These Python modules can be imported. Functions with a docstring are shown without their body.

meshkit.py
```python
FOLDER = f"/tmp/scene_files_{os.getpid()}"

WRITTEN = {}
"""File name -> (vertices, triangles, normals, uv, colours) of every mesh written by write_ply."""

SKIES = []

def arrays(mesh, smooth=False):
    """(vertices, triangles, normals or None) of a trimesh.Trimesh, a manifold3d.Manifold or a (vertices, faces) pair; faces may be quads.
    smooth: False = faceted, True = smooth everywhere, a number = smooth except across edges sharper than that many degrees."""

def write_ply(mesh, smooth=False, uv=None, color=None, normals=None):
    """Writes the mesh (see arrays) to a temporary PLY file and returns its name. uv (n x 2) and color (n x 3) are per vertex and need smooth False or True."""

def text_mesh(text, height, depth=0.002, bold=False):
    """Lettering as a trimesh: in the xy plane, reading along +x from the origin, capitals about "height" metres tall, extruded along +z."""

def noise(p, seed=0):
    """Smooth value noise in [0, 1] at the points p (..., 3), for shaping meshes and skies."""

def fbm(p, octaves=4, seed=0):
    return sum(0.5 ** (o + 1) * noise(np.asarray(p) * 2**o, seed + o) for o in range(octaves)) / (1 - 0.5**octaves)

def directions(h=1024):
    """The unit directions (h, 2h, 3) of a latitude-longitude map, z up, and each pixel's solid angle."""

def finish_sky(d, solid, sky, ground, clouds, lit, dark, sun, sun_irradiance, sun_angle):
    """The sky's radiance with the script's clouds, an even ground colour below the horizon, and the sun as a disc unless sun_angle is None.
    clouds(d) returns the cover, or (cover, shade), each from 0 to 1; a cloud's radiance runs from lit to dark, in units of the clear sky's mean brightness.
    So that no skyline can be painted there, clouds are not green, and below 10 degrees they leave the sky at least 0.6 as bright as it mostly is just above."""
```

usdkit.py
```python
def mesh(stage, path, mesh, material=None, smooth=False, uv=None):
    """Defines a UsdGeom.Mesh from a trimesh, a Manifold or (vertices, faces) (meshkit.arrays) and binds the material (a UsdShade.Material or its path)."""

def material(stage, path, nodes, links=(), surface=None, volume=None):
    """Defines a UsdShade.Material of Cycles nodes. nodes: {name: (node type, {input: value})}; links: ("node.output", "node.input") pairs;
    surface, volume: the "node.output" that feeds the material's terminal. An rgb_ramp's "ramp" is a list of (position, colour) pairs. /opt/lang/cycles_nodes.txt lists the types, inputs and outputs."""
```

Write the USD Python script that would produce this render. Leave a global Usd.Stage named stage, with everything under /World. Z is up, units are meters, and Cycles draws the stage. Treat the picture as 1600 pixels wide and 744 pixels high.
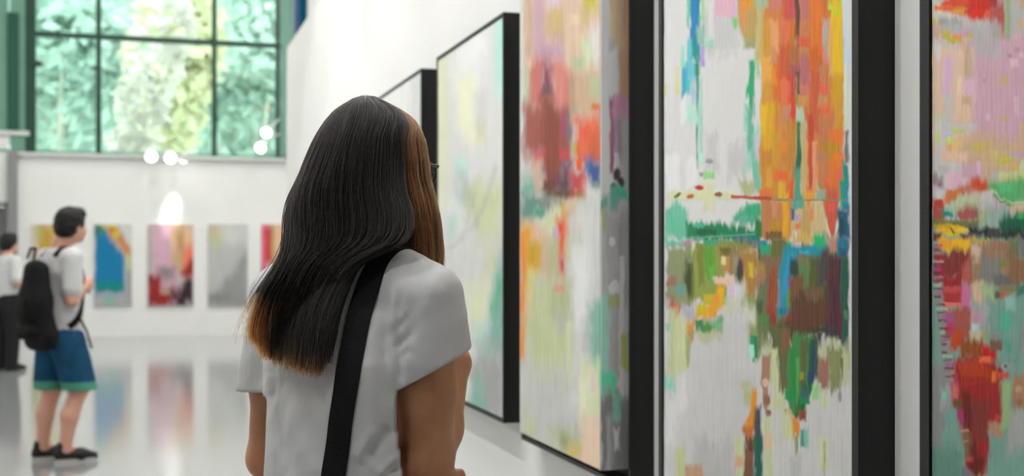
import math, random
import numpy as np, trimesh, manifold3d, shapely.geometry as sg
import usdkit, meshkit
from pxr import Usd, UsdGeom, UsdLux, UsdShade, Gf, Sdf, Vt

stage = Usd.Stage.CreateInMemory()
UsdGeom.SetStageUpAxis(stage, 'Z'); UsdGeom.SetStageMetersPerUnit(stage, 1.0)
world = UsdGeom.Xform.Define(stage, '/World'); stage.SetDefaultPrim(world.GetPrim())
UsdGeom.Scope.Define(stage, '/World/Looks')
PI = math.pi

# ------------------------------------------------------------------ camera, sky, exposure
F_PX, HORIZON, EYE = 1865.0, 400.0, 1.38
YAW = math.atan(570 / F_PX)                      # the long wall's lines meet 570 px left of the middle
CY, SY = math.cos(YAW), math.sin(YAW)
cam = UsdGeom.Camera.Define(stage, '/World/camera')
cam.AddTranslateOp().Set(Gf.Vec3d(0, 0, EYE)); cam.AddRotateXYZOp().Set(Gf.Vec3f(90, 0, -math.degrees(YAW)))
cam.CreateHorizontalApertureAttr(36.0); cam.CreateVerticalApertureAttr(36.0 * 744 / 1600)
cam.CreateFocalLengthAttr(36.0 * F_PX / 1600)
cam.CreateVerticalApertureOffsetAttr((HORIZON - 372) / 1600 * 36.0)
cam.CreateFStopAttr(4.0); cam.CreateFocusDistanceAttr(2.05)
cam.CreateClippingRangeAttr(Gf.Vec2f(0.05, 500))
EXPOSURE = 0.08
cam.CreateExposureAttr(EXPOSURE)

SKY = 1.42                                       # bright overcast day outside
ADDED_CEILING_LIGHT = 7.6                              # luminous ceiling panels, added out of view
ADDED_SPOT_LIGHT = 520.0                              # added track spots, out of view, that wash the long wall
PICTURE_SPOT = 500.0
sky = UsdLux.DomeLight.Define(stage, '/World/sky')
sky.CreateIntensityAttr(SKY); sky.CreateColorAttr(Gf.Vec3f(0.97, 1.0, 1.0))

# ------------------------------------------------------------------ helpers
_count = {}
def numbered(parent, name):
    k = (parent, name); n = _count.get(k, 0); _count[k] = n + 1
    return name if n == 0 else f'{name}_{n:03d}'

def path_of(p): return str(p.GetPath()) if p is not None else '/World'

def tag(p, label=None, cat=None, group=None, kind=None):
    p = p.GetPrim() if hasattr(p, 'GetPrim') else p
    for k, v in (('label', label), ('category', cat), ('group', group), ('kind', kind)):
        if v: p.SetCustomDataByKey(k, v)
    return p

def thing(name, loc=(0, 0, 0), rz=0, label=None, cat=None, group=None, kind=None, parent=None):
    pp = path_of(parent)
    x = UsdGeom.Xform.Define(stage, f'{pp}/{numbered(pp, name)}')
    x.AddTranslateOp().Set(Gf.Vec3d(*map(float, loc)))
    if rz: x.AddRotateZOp().Set(float(rz))
    return tag(x, label, cat, group, kind)

def obj(name, mesh, m, parent=None, smooth=False, label=None, cat=None, group=None, kind=None, colors=None):
    pp = path_of(parent)
    me = usdkit.mesh(stage, f'{pp}/{numbered(pp, name)}', mesh, m, smooth=smooth)
    if colors is not None:
        UsdGeom.PrimvarsAPI(me).CreatePrimvar('paint', Sdf.ValueTypeNames.Color3fArray, 'vertex').Set(Vt.Vec3fArray.FromNumpy(np.asarray(colors, np.float32)))
    return tag(me, label, cat, group, kind)

def structure(name, mesh, m, parent=None, smooth=False):
    return obj(name, mesh, m, parent, smooth, kind='structure' if parent is None else None)

def lin(c):
    c = np.asarray(c, float) / 255.0
    return np.where(c <= 0.04045, c / 12.92, ((c + 0.055) / 1.055) ** 2.4)

def box(lo, hi):
    lo, hi = np.array(lo, float), np.array(hi, float)
    b = trimesh.creation.box(hi - lo); b.apply_translation((lo + hi) / 2); return b

def rbox(lo, hi, r=0.004):
    """box with chamfered edges"""
    lo, hi = np.array(lo, float), np.array(hi, float)
    pts = []
    for s in np.ndindex(2, 2, 2):
        c = np.where(np.array(s) == 0, lo, hi); d = np.where(np.array(s) == 0, 1, -1) * r
        for k in range(3):
            q = c + d; q[k] = c[k]; pts.append(q)
    return trimesh.convex.convex_hull(np.array(pts))

def join(*ms):
    ms = [m for g in ms for m in (g if isinstance(g, (list, tuple)) else [g])]
    return trimesh.util.concatenate(ms)

def rod(p, q, r, n=12, r2=None):
    p, q = np.array(p, float), np.array(q, float); d = q - p; L = np.linalg.norm(d); d /= L
    a = np.cross(d, [0, 0, 1.0] if abs(d[2]) < 0.9 else [1.0, 0, 0]); a /= np.linalg.norm(a); b = np.cross(d, a)
    t = np.arange(n) * 2 * PI / n; ring = np.cos(t)[:, None] * a + np.sin(t)[:, None] * b
    v = np.vstack([p + ring * r, q + ring * (r if r2 is None else r2), p, q]); i = np.arange(n); j = (i + 1) % n
    f = np.vstack([np.c_[i, j, n + j], np.c_[i, n + j, n + i], np.c_[j, i, np.full(n, 2 * n)], np.c_[n + i, n + j, np.full(n, 2 * n + 1)]])
    return trimesh.Trimesh(v, f, process=False)

def material(name, rgb, rough=0.6, spec=0.5, metal=0.0, var=0.0, scale=6.0, bump=0.0, bscale=60.0, extra=None, stretch=(1, 1, 1)):
    """principled surface; var = slight tonal variation by noise, bump = fine relief"""
    c = lin(rgb)
    n = {'p': ('principled_bsdf', {'base_color': tuple(c), 'roughness': rough, 'specular_ior_level': spec, 'metallic': metal, **(extra or {})})}
    l = []
    if var or bump:
        n['tc'] = ('texture_coordinate', {}); n['mp'] = ('mapping', {'scale': stretch}); l.append(('tc.object', 'mp.vector'))
    if var:
        n['n'] = ('noise_texture', {'scale': scale, 'detail': 4.0, 'roughness': 0.6}); l.append(('mp.vector', 'n.vector'))
        n['r'] = ('rgb_ramp', {'ramp': [(0.3, tuple(np.clip(c * (1 - var), 0, 1))), (0.7, tuple(np.clip(c * (1 + var), 0, 1)))]})
        l += [('n.fac', 'r.fac'), ('r.color', 'p.base_color')]
    if bump:
        n['bn'] = ('noise_texture', {'scale': bscale, 'detail': 3.0}); n['b'] = ('bump', {'strength': bump, 'distance': 0.01})
        l += [('mp.vector', 'bn.vector'), ('bn.fac', 'b.height'), ('b.normal', 'p.normal')]
    return usdkit.material(stage, f'/World/Looks/{name}', n, l, surface='p.BSDF')

def ray(u, v):
    """direction of a picture point (1600 x 744) in the room"""
    xc, zc = (u - 800) / F_PX, (HORIZON - v) / F_PX
    return np.array([xc * CY + SY, CY - xc * SY, zc])
def on_x(u, v, X):
    r = ray(u, v); t = X / r[0]; return t * r[1], EYE + t * r[2]
def on_y(u, v, Y):
    r = ray(u, v); t = Y / r[1]; return t * r[0], EYE + t * r[2]
def seen(P):
    """where a point (n x 3) of the room falls in the picture: only to lay out brush strokes on the canvases"""
    P = np.atleast_2d(P); a = P[:, 0] * CY - P[:, 1] * SY; b = P[:, 0] * SY + P[:, 1] * CY
    return 800 + F_PX * a / b, HORIZON - F_PX * (P[:, 2] - EYE) / b
def view(a, b):
    return a * CY + b * SY, -a * SY + b * CY

# ------------------------------------------------------------------ materials
M = {}
M['wall'] = material('wall_paint', (238, 238, 236), 0.7, 0.3, var=0.015, scale=1.5, bump=0.03, bscale=140)
M['rear_wall'] = material('grey_wall_paint', (120, 120, 120), 0.8, 0.2)
M['ceiling'] = material('ceiling_paint', (240, 240, 238), 0.8, 0.2, var=0.01, scale=1.0)
M['floor'] = material('polished_floor', (156, 157, 156), 0.11, 0.6, var=0.03, scale=0.8, extra={'coat_weight': 0.3, 'coat_roughness': 0.09})
M['black_frame'] = material('black_frame', (15, 15, 16), 0.42, 0.4, var=0.15, scale=30, bump=0.05, bscale=200, stretch=(1, 1, 0.1))
M['backing'] = material('backing_board', (150, 140, 125), 0.8)
M['white_frame'] = material('white_edge', (222, 222, 220), 0.6)
M['green_steel'] = material('dark_green_steel', (12, 62, 47), 0.45, 0.5, var=0.15, scale=4)
M['sage_steel'] = material('sage_green_steel', (112, 160, 140), 0.5, 0.5, var=0.08, scale=4)
M['grey_door'] = material('grey_door_paint', (112, 112, 112), 0.55, var=0.08, scale=3)
M['post'] = material('grey_post_paint', (140, 141, 140), 0.5, var=0.04)
M['sill'] = material('sill_paint', (214, 218, 214), 0.5)
M['blue_cloth'] = material('blue_cloth', (20, 98, 122), 0.9, 0.1, var=0.12, scale=5)
M['steel_blue'] = material('steel_blue_cloth', (98, 128, 170), 0.9, 0.1, var=0.1, scale=5)
M['lamp_white'] = material('lamp_white_metal', (225, 225, 225), 0.35, 0.5)
M['concrete'] = material('pale_paving', (190, 190, 184), 0.9, var=0.08)
M['bark'] = material('pale_bark', (196, 190, 178), 0.9, var=0.15, scale=5)
M['facade'] = material('pale_render', (214, 210, 206), 0.9, var=0.05, scale=0.6)

def emitter(name, rgb, strength):
    return usdkit.material(stage, f'/World/Looks/{name}', {'e': ('emission', {'color': tuple(lin(rgb)), 'strength': strength})}, [], surface='e.emission')
M['diffuser'] = emitter('added_panel_diffuser', (255, 253, 250), ADDED_CEILING_LIGHT)
M['lamp_glow'] = emitter('lamp_glow', (255, 252, 245), 14.0)

def glass(name, tint):
    return usdkit.material(stage, f'/World/Looks/{name}', {
        't': ('transparent_bsdf', {'color': tuple(tint)}), 'g': ('glossy_bsdf', {'color': (1, 1, 1), 'roughness': 0.02}),
        'f': ('fresnel', {'IOR': 1.22}), 'm': ('mix_closure', {})},
        [('f.fac', 'm.fac'), ('t.BSDF', 'm.closure1'), ('g.BSDF', 'm.closure2')], surface='m.closure')
M['glass'] = glass('green_glass', (0.88, 0.985, 0.935))

def leaf_material(name, rgb):
    c = lin(rgb)
    return usdkit.material(stage, f'/World/Looks/{name}', {
        'i': ('geometry', {}), 'r': ('rgb_ramp', {'ramp': [(0, tuple(c * 0.75)), (0.5, tuple(c)), (1, tuple(np.clip(c * 1.2, 0, .95)))]}),
        'd': ('diffuse_bsdf', {}), 't': ('translucent_bsdf', {}), 'm': ('mix_closure', {'fac': 0.45})},
        [('i.random_per_island', 'r.fac'), ('r.color', 'd.color'), ('r.color', 't.color'), ('d.BSDF', 'm.closure1'), ('t.BSDF', 'm.closure2')], surface='m.closure')
M['leaf_teal'] = leaf_material('leaf_blue_green', (208, 232, 222))
M['leaf_mid'] = leaf_material('leaf_mid_green', (204, 228, 217))
M['leaf_yellow'] = leaf_material('leaf_yellow_green', (230, 230, 196))
M['leaf_grey'] = leaf_material('leaf_silver', (230, 224, 218))
def paint_material(name, rough=0.5, bump=0.25):
    return usdkit.material(stage, f'/World/Looks/{name}', {
        'a': ('attribute', {'attribute': 'paint'}), 'p': ('principled_bsdf', {'roughness': rough, 'specular_ior_level': 0.35}),
        'tc': ('texture_coordinate', {}), 'mp': ('mapping', {'scale': (40.0, 220.0, 14.0)}), 'n': ('noise_texture', {'scale': 1.0, 'detail': 4.0}),
        'b': ('bump', {'strength': bump, 'distance': 0.004})},
        [('a.color', 'p.base_color'), ('tc.object', 'mp.vector'), ('mp.vector', 'n.vector'), ('n.fac', 'b.height'), ('b.normal', 'p.normal')], surface='p.BSDF')
M['paint'] = paint_material('acrylic_paint', .5, .13)

# ------------------------------------------------------------------ the room
W = 1.275                    # face of the long wall on the right
YB = 21.4                    # back wall
XL = -4.3                   # left wall
XR = 5.0                     # hall beyond the long wall
Y0 = -9.0
H = 7.6
PART_H, PART_END = 3.37, 11.55
structure('floor', box((XL - 0.2, Y0, -0.2), (XR + .2, YB + 0.2, 0)), M['floor'])
structure('ceiling', box((XL - 0.2, Y0, H), (XR + .2, YB + 0.2, H + 0.15)), M['ceiling'])
structure('wall_right', rbox((W, -3.0, 0), (W + 0.22, PART_END, PART_H), 0.006), M['wall'])
structure('wall_far_right', box((XR, Y0, 0), (XR + 0.2, YB, H)), M['wall'])
structure('wall_rear', box((XL, Y0, 0), (XR, Y0 + 0.2, H)), M['rear_wall'])

# back wall with its tall window: openings cut out
SILL = on_y(240, 243, YB)[1]
wx0, wx1 = on_y(-140, 100, YB)[0], on_y(458, 100, YB)[0]
WTOP = 7.3
DX0, DX1, DTOP = on_y(-120, 400, YB)[0], on_y(14, 400, YB)[0], on_y(6, 316, YB)[1]
def minus(solid, *holes):
    def man(m): return manifold3d.Manifold(manifold3d.Mesh(np.asarray(m.vertices, np.float32), np.asarray(m.faces, np.uint32)))
    s = man(solid)
    for h in holes: s = s - man(h)
    o = s.to_mesh(); return trimesh.Trimesh(o.vert_properties[:, :3], o.tri_verts, process=False)
structure('wall_back', minus(box((XL - 0.2, YB, 0), (XR + .2, YB + 0.25, H)), box((wx0, YB - 1, SILL), (wx1, YB + 1, WTOP)), box((DX0, YB - 1, -1), (DX1, YB + 1, DTOP))), M['wall'])
structure('wall_left', box((XL - 0.2, Y0, 0), (XL, YB, H)), M['wall'])

# window_1: dark green steel glazing above the back wall
win = thing('window_1', (0, 0, 0), kind='structure')
yb = YB + 0.05
def X_at(u): return on_y(u, 150, YB)[0]
def Z_at(v, u=240): return on_y(u, v, YB)[1]
bars_v = [(-60, .09, 'sage_steel'), (48, .16, 'green_steel'), (154, .085, 'green_steel'), (335, .085, 'green_steel'), (434, .075, 'green_steel')]
for u, w, mm in bars_v:
    x = X_at(u); obj('mullion', rbox((x - w / 2, yb - .06, SILL), (x + w / 2, yb + .06, WTOP), .008), M[mm], win)
obj('jamb', rbox((X_at(439), yb - .05, SILL), (wx1, yb + .08, WTOP), .008), M['sage_steel'], win, label='sage green jamb post')
trans = [Z_at(61.5), Z_at(61.5) + 1.85]
xs = [wx0] + [X_at(u) for u, _, _ in bars_v] + [X_at(439)]
for z in trans:
    obj('transom', rbox((X_at(48), yb - .05, z - .045), (X_at(439), yb + .05, z + .045), .006), M['green_steel'], win)
    x = X_at(334); obj('joint_boss', trimesh.util.concatenate([rod((x, yb - .085, z), (x, yb - .03, z), .085, 20)]), M['green_steel'], win, smooth=40)
obj('bottom_rail', rbox((wx0, yb - .05, SILL), (wx1, yb + .05, SILL + .05), .006), M['sage_steel'], win)
obj('top_rail', rbox((wx0, yb - .05, WTOP - .09), (wx1, yb + .05, WTOP), .006), M['green_steel'], win)
zs = [SILL] + trans + [WTOP]
for i in range(len(xs) - 1):
    for j in range(3):
        if xs[i + 1] - xs[i] > .1 and i > 1:
            obj('pane', box((xs[i] + .02, yb - .006, zs[j] + .02), (xs[i + 1] - .02, yb + .006, zs[j + 1] - .02)), M['glass'], win)
hx, hz = X_at(58), Z_at(100, 58)
obj('window_handle', join(rbox((hx - .08, yb - .12, hz - .05), (hx + .06, yb - .05, hz + .05), .01), rod((hx + .05, yb - .1, hz), (hx + .1, yb - .1, hz - .02), .03)), M['green_steel'], win)
structure('trim_1', rbox((X_at(28), YB - .10, SILL - .06), (wx1 + .1, YB + .01, SILL), .008), M['sill'])

# solid green infill left of the glazing, with a dark blind strip and a pale ledge under it
ZL = Z_at(209, 20)
for u0, u1, z0 in ((-138, -62, ZL), (-58, 13, ZL), (15, 42, SILL)):
    obj('infill_panel', rbox((X_at(u0), yb - .03, z0 + .04), (X_at(u1), yb + .03, WTOP - .1), .008), M['sage_steel'], win, label='solid sage green infill panel')
obj('blind', rbox((X_at(12), yb - .10, ZL + .06), (X_at(30), yb - .06, Z_at(20, 20)), .01), material('dark_green_blind', (38, 88, 70), .8), win, label='dark green blind strip')
obj('ledge', rbox((wx0, yb - .08, ZL - .03), (X_at(46), yb - .032, ZL + .05), .006), M['sill'], win, label='pale ledge under the green infill')
obj('apron', rbox((wx0, yb - .03, SILL), (X_at(14), yb + .03, ZL + .0), .006), M['wall'], win)

# door_1: grey double door in the back wall at the far left
d1 = thing('door_1', (0, 0, 0), kind='structure')
obj('door_frame', join(rbox((DX0, YB - .03, 0), (DX0 + .08, YB + .12, DTOP), .006), rbox((DX1 - .06, YB - .03, 0), (DX1, YB + .12, DTOP), .006), rbox((DX0, YB - .03, DTOP - .08), (DX1, YB + .12, DTOP), .006)), M['post'], d1)
xm = (DX0 + DX1) / 2
for a, b, s_ in ((DX0 + .085, xm - .005, 1), (xm + .005, DX1 - .065, -1)):
    leafp = obj('door_leaf', rbox((a, YB + .05, .01), (b, YB + .1, DTOP - .085), .004), M['grey_door'], d1)
    hx0 = (b - .1) if s_ == 1 else (a + .1)
    obj('door_handle', join(rod((hx0, YB + .05, .95), (hx0, YB, .95), .012), rod((hx0, YB + .05, 1.15), (hx0, YB, 1.15), .012), rod((hx0, YB, .9), (hx0, YB, 1.2), .012)), M['lamp_white'], leafp)
structure('trim_2', rbox((X_at(13.5), YB - .16, 0), (X_at(28), YB - .0, Z_at(236, 20)), .006), M['post'])

# blue cloth banner beyond the window
bx0, bx1 = X_at(459), X_at(479)
bn = thing('banner', ((bx0 + bx1) / 2, YB - .09, 3.6), label='teal and steel blue cloth banner hanging beside the tall green window', cat='banner')
def wavy(x0, x1, z0, z1, amp, n=24):
    xs_ = np.linspace(x0, x1, n); y = amp * np.sin(np.linspace(0, 5 * PI, n))
    poly = sg.Polygon(np.r_[np.c_[xs_, y], np.c_[xs_[::-1], y[::-1] + .012]])
    m = trimesh.creation.extrude_polygon(poly, z1 - z0, engine='earcut'); m.apply_translation((0, 0, z0)); return m
hw = (bx1 - bx0) / 2
obj('cloth', wavy(-hw * .15, hw, 0, 3.5, .025), M['blue_cloth'], bn)
obj('cloth_stripe', wavy(-hw, -hw * .17, 0, 3.5, .02), M['steel_blue'], bn, label='steel blue strip of the banner')
obj('banner_rod', rod((-hw - .05, .01, 3.51), (hw + .05, .01, 3.51), .02), M['green_steel'], bn)

# luminous ceiling panels, unseen, added to brighten the hall
for i, y in enumerate((1.6, 4.4, 7.2, 10.0, 12.8, 15.6, 18.4)):
    for j, x in enumerate((-0.55, 3.1)):
        t = thing('added_ceiling_light', (x, y, H - .08), label=None, cat='added ceiling light', group='added luminous ceiling panels')
        obj('frame', minus(rbox((-.86, -.96, 0), (.86, .96, .08), .006), box((-.8, -.9, -.05), (.8, .9, .05))), M['lamp_white'], t)
        obj('diffuser', box((-.8, -.9, .015), (.8, .9, .03)), M['diffuser'], t)
        t.SetCustomDataByKey('label', 'square luminous white panel added in the unseen high ceiling')

# spotlights on the sill and beside the long wall's end
def spot(loc, aim, label, stem, scale=1.0, glow=True):
    t = thing('spotlight', loc, label=label, cat='spotlight', group=None)
    aim = np.array(aim, float); aim /= np.linalg.norm(aim); s = scale
    p = np.zeros(3)
    obj('head', join(rod(p - aim * .10 * s, p + aim * .08 * s, .075 * s, 20, .095 * s), rod(p - aim * .14 * s, p - aim * .10 * s, .045 * s, 20, .075 * s)), M['lamp_white'], t, smooth=40)
    obj('lens', rod(p + aim * .081 * s, p + aim * .092 * s, .088 * s, 20), M['lamp_glow'], t)
    obj('arm', join([rod(stem[k], stem[k + 1], .014) for k in range(len(stem) - 1)]), M['lamp_white'], t, smooth=40)
    return t
zz = SILL
for u, v, lab in ((236, 242, 'white spotlight on the sill of the tall window, leftmost of three'), (266, 244, 'white spotlight on the window sill, middle one of three'), (287, 246, 'white spotlight on the window sill, rightmost of three')):
    x, z = on_y(u, v, YB - .45)
    t = spot((x, YB - .45, z), (.05, -.8, -.45) if u < 280 else (on_y(268, 330, YB)[0] - x, .45, on_y(268, 330, YB)[1] - z), lab, [(0, .02, -.02), (0, .2, -.09), (0, .36, SILL - z - .03)], .95 if u < 280 else .7)
    if u > 280: picture_spot = (t, np.array([on_y(268, 330, YB)[0] - x, .45, on_y(268, 330, YB)[1] - z]))
for u, v, lab in ((418, 205, 'small white spotlight at the right end of the window, upper of a pair'), (409, 229, 'small white spotlight at the right end of the window, lower of a pair')):
    y = 20.6; x, z = on_y(u, v, y)
    xe, ze = on_y(437, v - 20, YB - .02)
    spot((x, y, z), (-.35, -.8, -.4), lab, [(0, .03, .02), (.12, .25, .12), (xe - x, YB - y - .0, ze - z)], .9)

def lamp_light(parent, loc, aim, cone, radiance, radius=.05, soft=.35):
    """the light a spot lamp throws: from its lens along aim"""
    pp = path_of(parent); L = UsdLux.SphereLight.Define(stage, f'{pp}/{numbered(pp, "beam")}')
    aim = np.array(aim, float); aim /= np.linalg.norm(aim)
    r = Gf.Rotation(Gf.Vec3d(0, 0, -1), Gf.Vec3d(*aim)); m = Gf.Matrix4d(); m.SetTransform(r, Gf.Vec3d(*map(float, loc)))
    L.AddTransformOp().Set(m); L.CreateRadiusAttr(radius); L.CreateIntensityAttr(radiance)
    sh_ = UsdLux.ShapingAPI.Apply(L.GetPrim()); sh_.CreateShapingConeAngleAttr(cone); sh_.CreateShapingConeSoftnessAttr(soft)
# unseen ceiling track with spotlights, added to brighten the long wall
TX, TZ = -.95, 4.7
tk = thing('added_light_track', (TX, 4.4, TZ + .25), label='long white ceiling track added out of view, carrying the spotlights along the wall of paintings', cat='added light track')
obj('rail', rbox((-.02, -4.4, -.02), (.02, 4.4, .02), .004), M['lamp_white'], tk)
for y in (-4.2, -1.4, 1.4, 4.2): obj('hanger', rod((0, y, .02), (0, y, H - TZ - .25), .006, 8), M['lamp_white'], tk)
for y in (.7, 2.3, 3.9, 5.5, 7.1, 8.5):
    t = spot((TX, y, TZ), (2.2, .25, -3.1), 'added white spotlight on the unseen ceiling track, turned to the long wall', [(0, 0, 0), (0, 0, .12), (0, 0, .232)])
    tag(t, group='added spotlights on the ceiling track')
    a_ = np.array([2.2, .25, -3.1]); a_ /= np.linalg.norm(a_); lamp_light(t, a_ * .11, a_, 34, ADDED_SPOT_LIGHT, .07, .5)

t, a_ = picture_spot; a_ = a_ / np.linalg.norm(a_); lamp_light(t, a_ * .09, a_, 11.5, PICTURE_SPOT, .05, .3)
# ------------------------------------------------------------------ brush painting on canvases
def vnoise(x, y, seed=0):
    return meshkit.noise(np.stack([x, y, np.full_like(x, seed * 7.31)], -1), seed)

class Brush:
    """lays strokes of paint on the vertices of one canvas; strokes are given in the picture's points u, v"""
    def __init__(self, u, v, base, seed):
        self.seed = seed; u, v = u.astype(np.float64), v.astype(np.float64)
        du = 3.0 * (vnoise(u * .07, v * .03, seed + 91) - .5) + 1.6 * (vnoise(u * .25, v * .08, seed + 93) - .5)
        dv = 7 * (vnoise(u * .3, v * .012, seed + 90) - .5) + 9 * (vnoise(u * .11, v * .03, seed + 92) - .5)
        self.full, self.mild = (u + du, v + dv), (u + .5 * du, v + .18 * dv)           # dragged, uneven ends of the strokes
        self.u, self.v = u, v; self.soft = 1.0
        self.c = np.tile(lin(base), (len(u), 1)); self.k = 0
        self.h = np.zeros(len(u))
        self.bristle = vnoise(self.u * .45, self.v * .03, seed) - .5          # long vertical hairs of the brush
        self.blot = meshkit.fbm(np.stack([self.u * .05, self.v * .035, self.u * 0 + seed], -1), 3, seed) - .5
        self.c *= 1 + .05 * self.bristle[:, None] + .05 * self.blot[:, None]
    def lay(self, a, sel, col, grain=.12):
        c = lin(col)[None] * (1 + grain * self.bristle[sel][:, None] + grain * .9 * self.blot[sel][:, None])
        a = np.clip(a, 0, 1)[:, None]
        if min(col) > 175 and max(col) - min(col) < 12: a = a * .75
        self.c[sel] = self.c[sel] * (1 - a) + np.clip(c, 0, .93) * a
        self.h[sel] = np.maximum(self.h[sel] * (1 - .6 * a[:, 0]), a[:, 0] * (.5 + self.bristle[sel]))
    def poly(self, pts, col, soft=2.0, rag=4.0, alpha=1.0, grain=.12):
        p = np.array(pts, float).reshape(-1, 2); self.k += 1; soft = soft * self.soft
        m = rag + soft + 1; big = np.ptp(p[:, 1]) > 16 and np.ptp(p[:, 0]) > 7
        U, V = self.full if big else self.mild
        sel = np.nonzero((U > p[:, 0].min() - m) & (U < p[:, 0].max() + m) & (V > p[:, 1].min() - m * 2) & (V < p[:, 1].max() + m * 2))[0]
        if len(sel) == 0: return
        u, v = U[sel], V[sel]
        sv = .42 if big else 1.0; inside = np.zeros(len(sel), bool); d2 = np.full(len(sel), 1e9)
        for (x0, y0), (x1, y1) in zip(p, np.roll(p, -1, 0)):
            if y0 != y1:
                inside ^= ((y0 > v) != (y1 > v)) & (u < (x1 - x0) * (v - y0) / (y1 - y0) + x0)
            dx_, dy_ = x1 - x0, (y1 - y0) * sv; L = dx_ ** 2 + dy_ ** 2                  # strokes fade longer along the brush's way
            t = np.clip(((u - x0) * dx_ + (v - y0) * sv * dy_) / max(L, 1e-9), 0, 1)
            d2 = np.minimum(d2, (u - x0 - t * dx_) ** 2 + ((v - y0) * sv - t * dy_) ** 2)
        sd = np.sqrt(d2) * np.where(inside, 1, -1)
        n = vnoise(u * .35, v * .06, self.seed + self.k) - .5 + .6 * (vnoise(u * .12, v * .09, self.seed + self.k + 50) - .5)
        self.lay(alpha * np.clip((sd + n * rag) / (2 * soft) + .5, 0, 1), sel, col, grain)
    def r(self, x0, y0, x1, y1, col, soft=1.6, rag=4.0, alpha=1.0):
        self.poly([(x0, y0), (x1, y0), (x1, y1), (x0, y1)], col, soft, rag, alpha)
    def drip(self, x, y0, y1, w, col, soft=1.2, rag=2.5, lean=0):
        self.poly([(x - w / 2, y0), (x + w / 2, y0), (x + w * .4 + lean * .6, y0 + (y1 - y0) * .6), (x + lean + .6, y1), (x + lean - .6, y1), (x - w * .4 + lean * .6, y0 + (y1 - y0) * .6)], col, soft, rag)
    def line(self, pts, w, col, soft=.8, rag=1.0):
        p = np.array(pts, float)
        for a, b in zip(p[:-1], p[1:]):
            d = b - a; n = np.array([-d[1], d[0]]) / (np.linalg.norm(d) + 1e-9) * w / 2
            self.poly([a + n, b + n, b - n, a - n], col, soft, rag)
    def dab(self, x, y, rx, ry, col, soft=1.2, rag=1.5, alpha=1.0):
        t = np.linspace(0, 2 * PI, 13)[:-1]
        self.poly(np.c_[x + rx * np.cos(t), y + ry * np.sin(t)], col, soft, rag, alpha)

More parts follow.
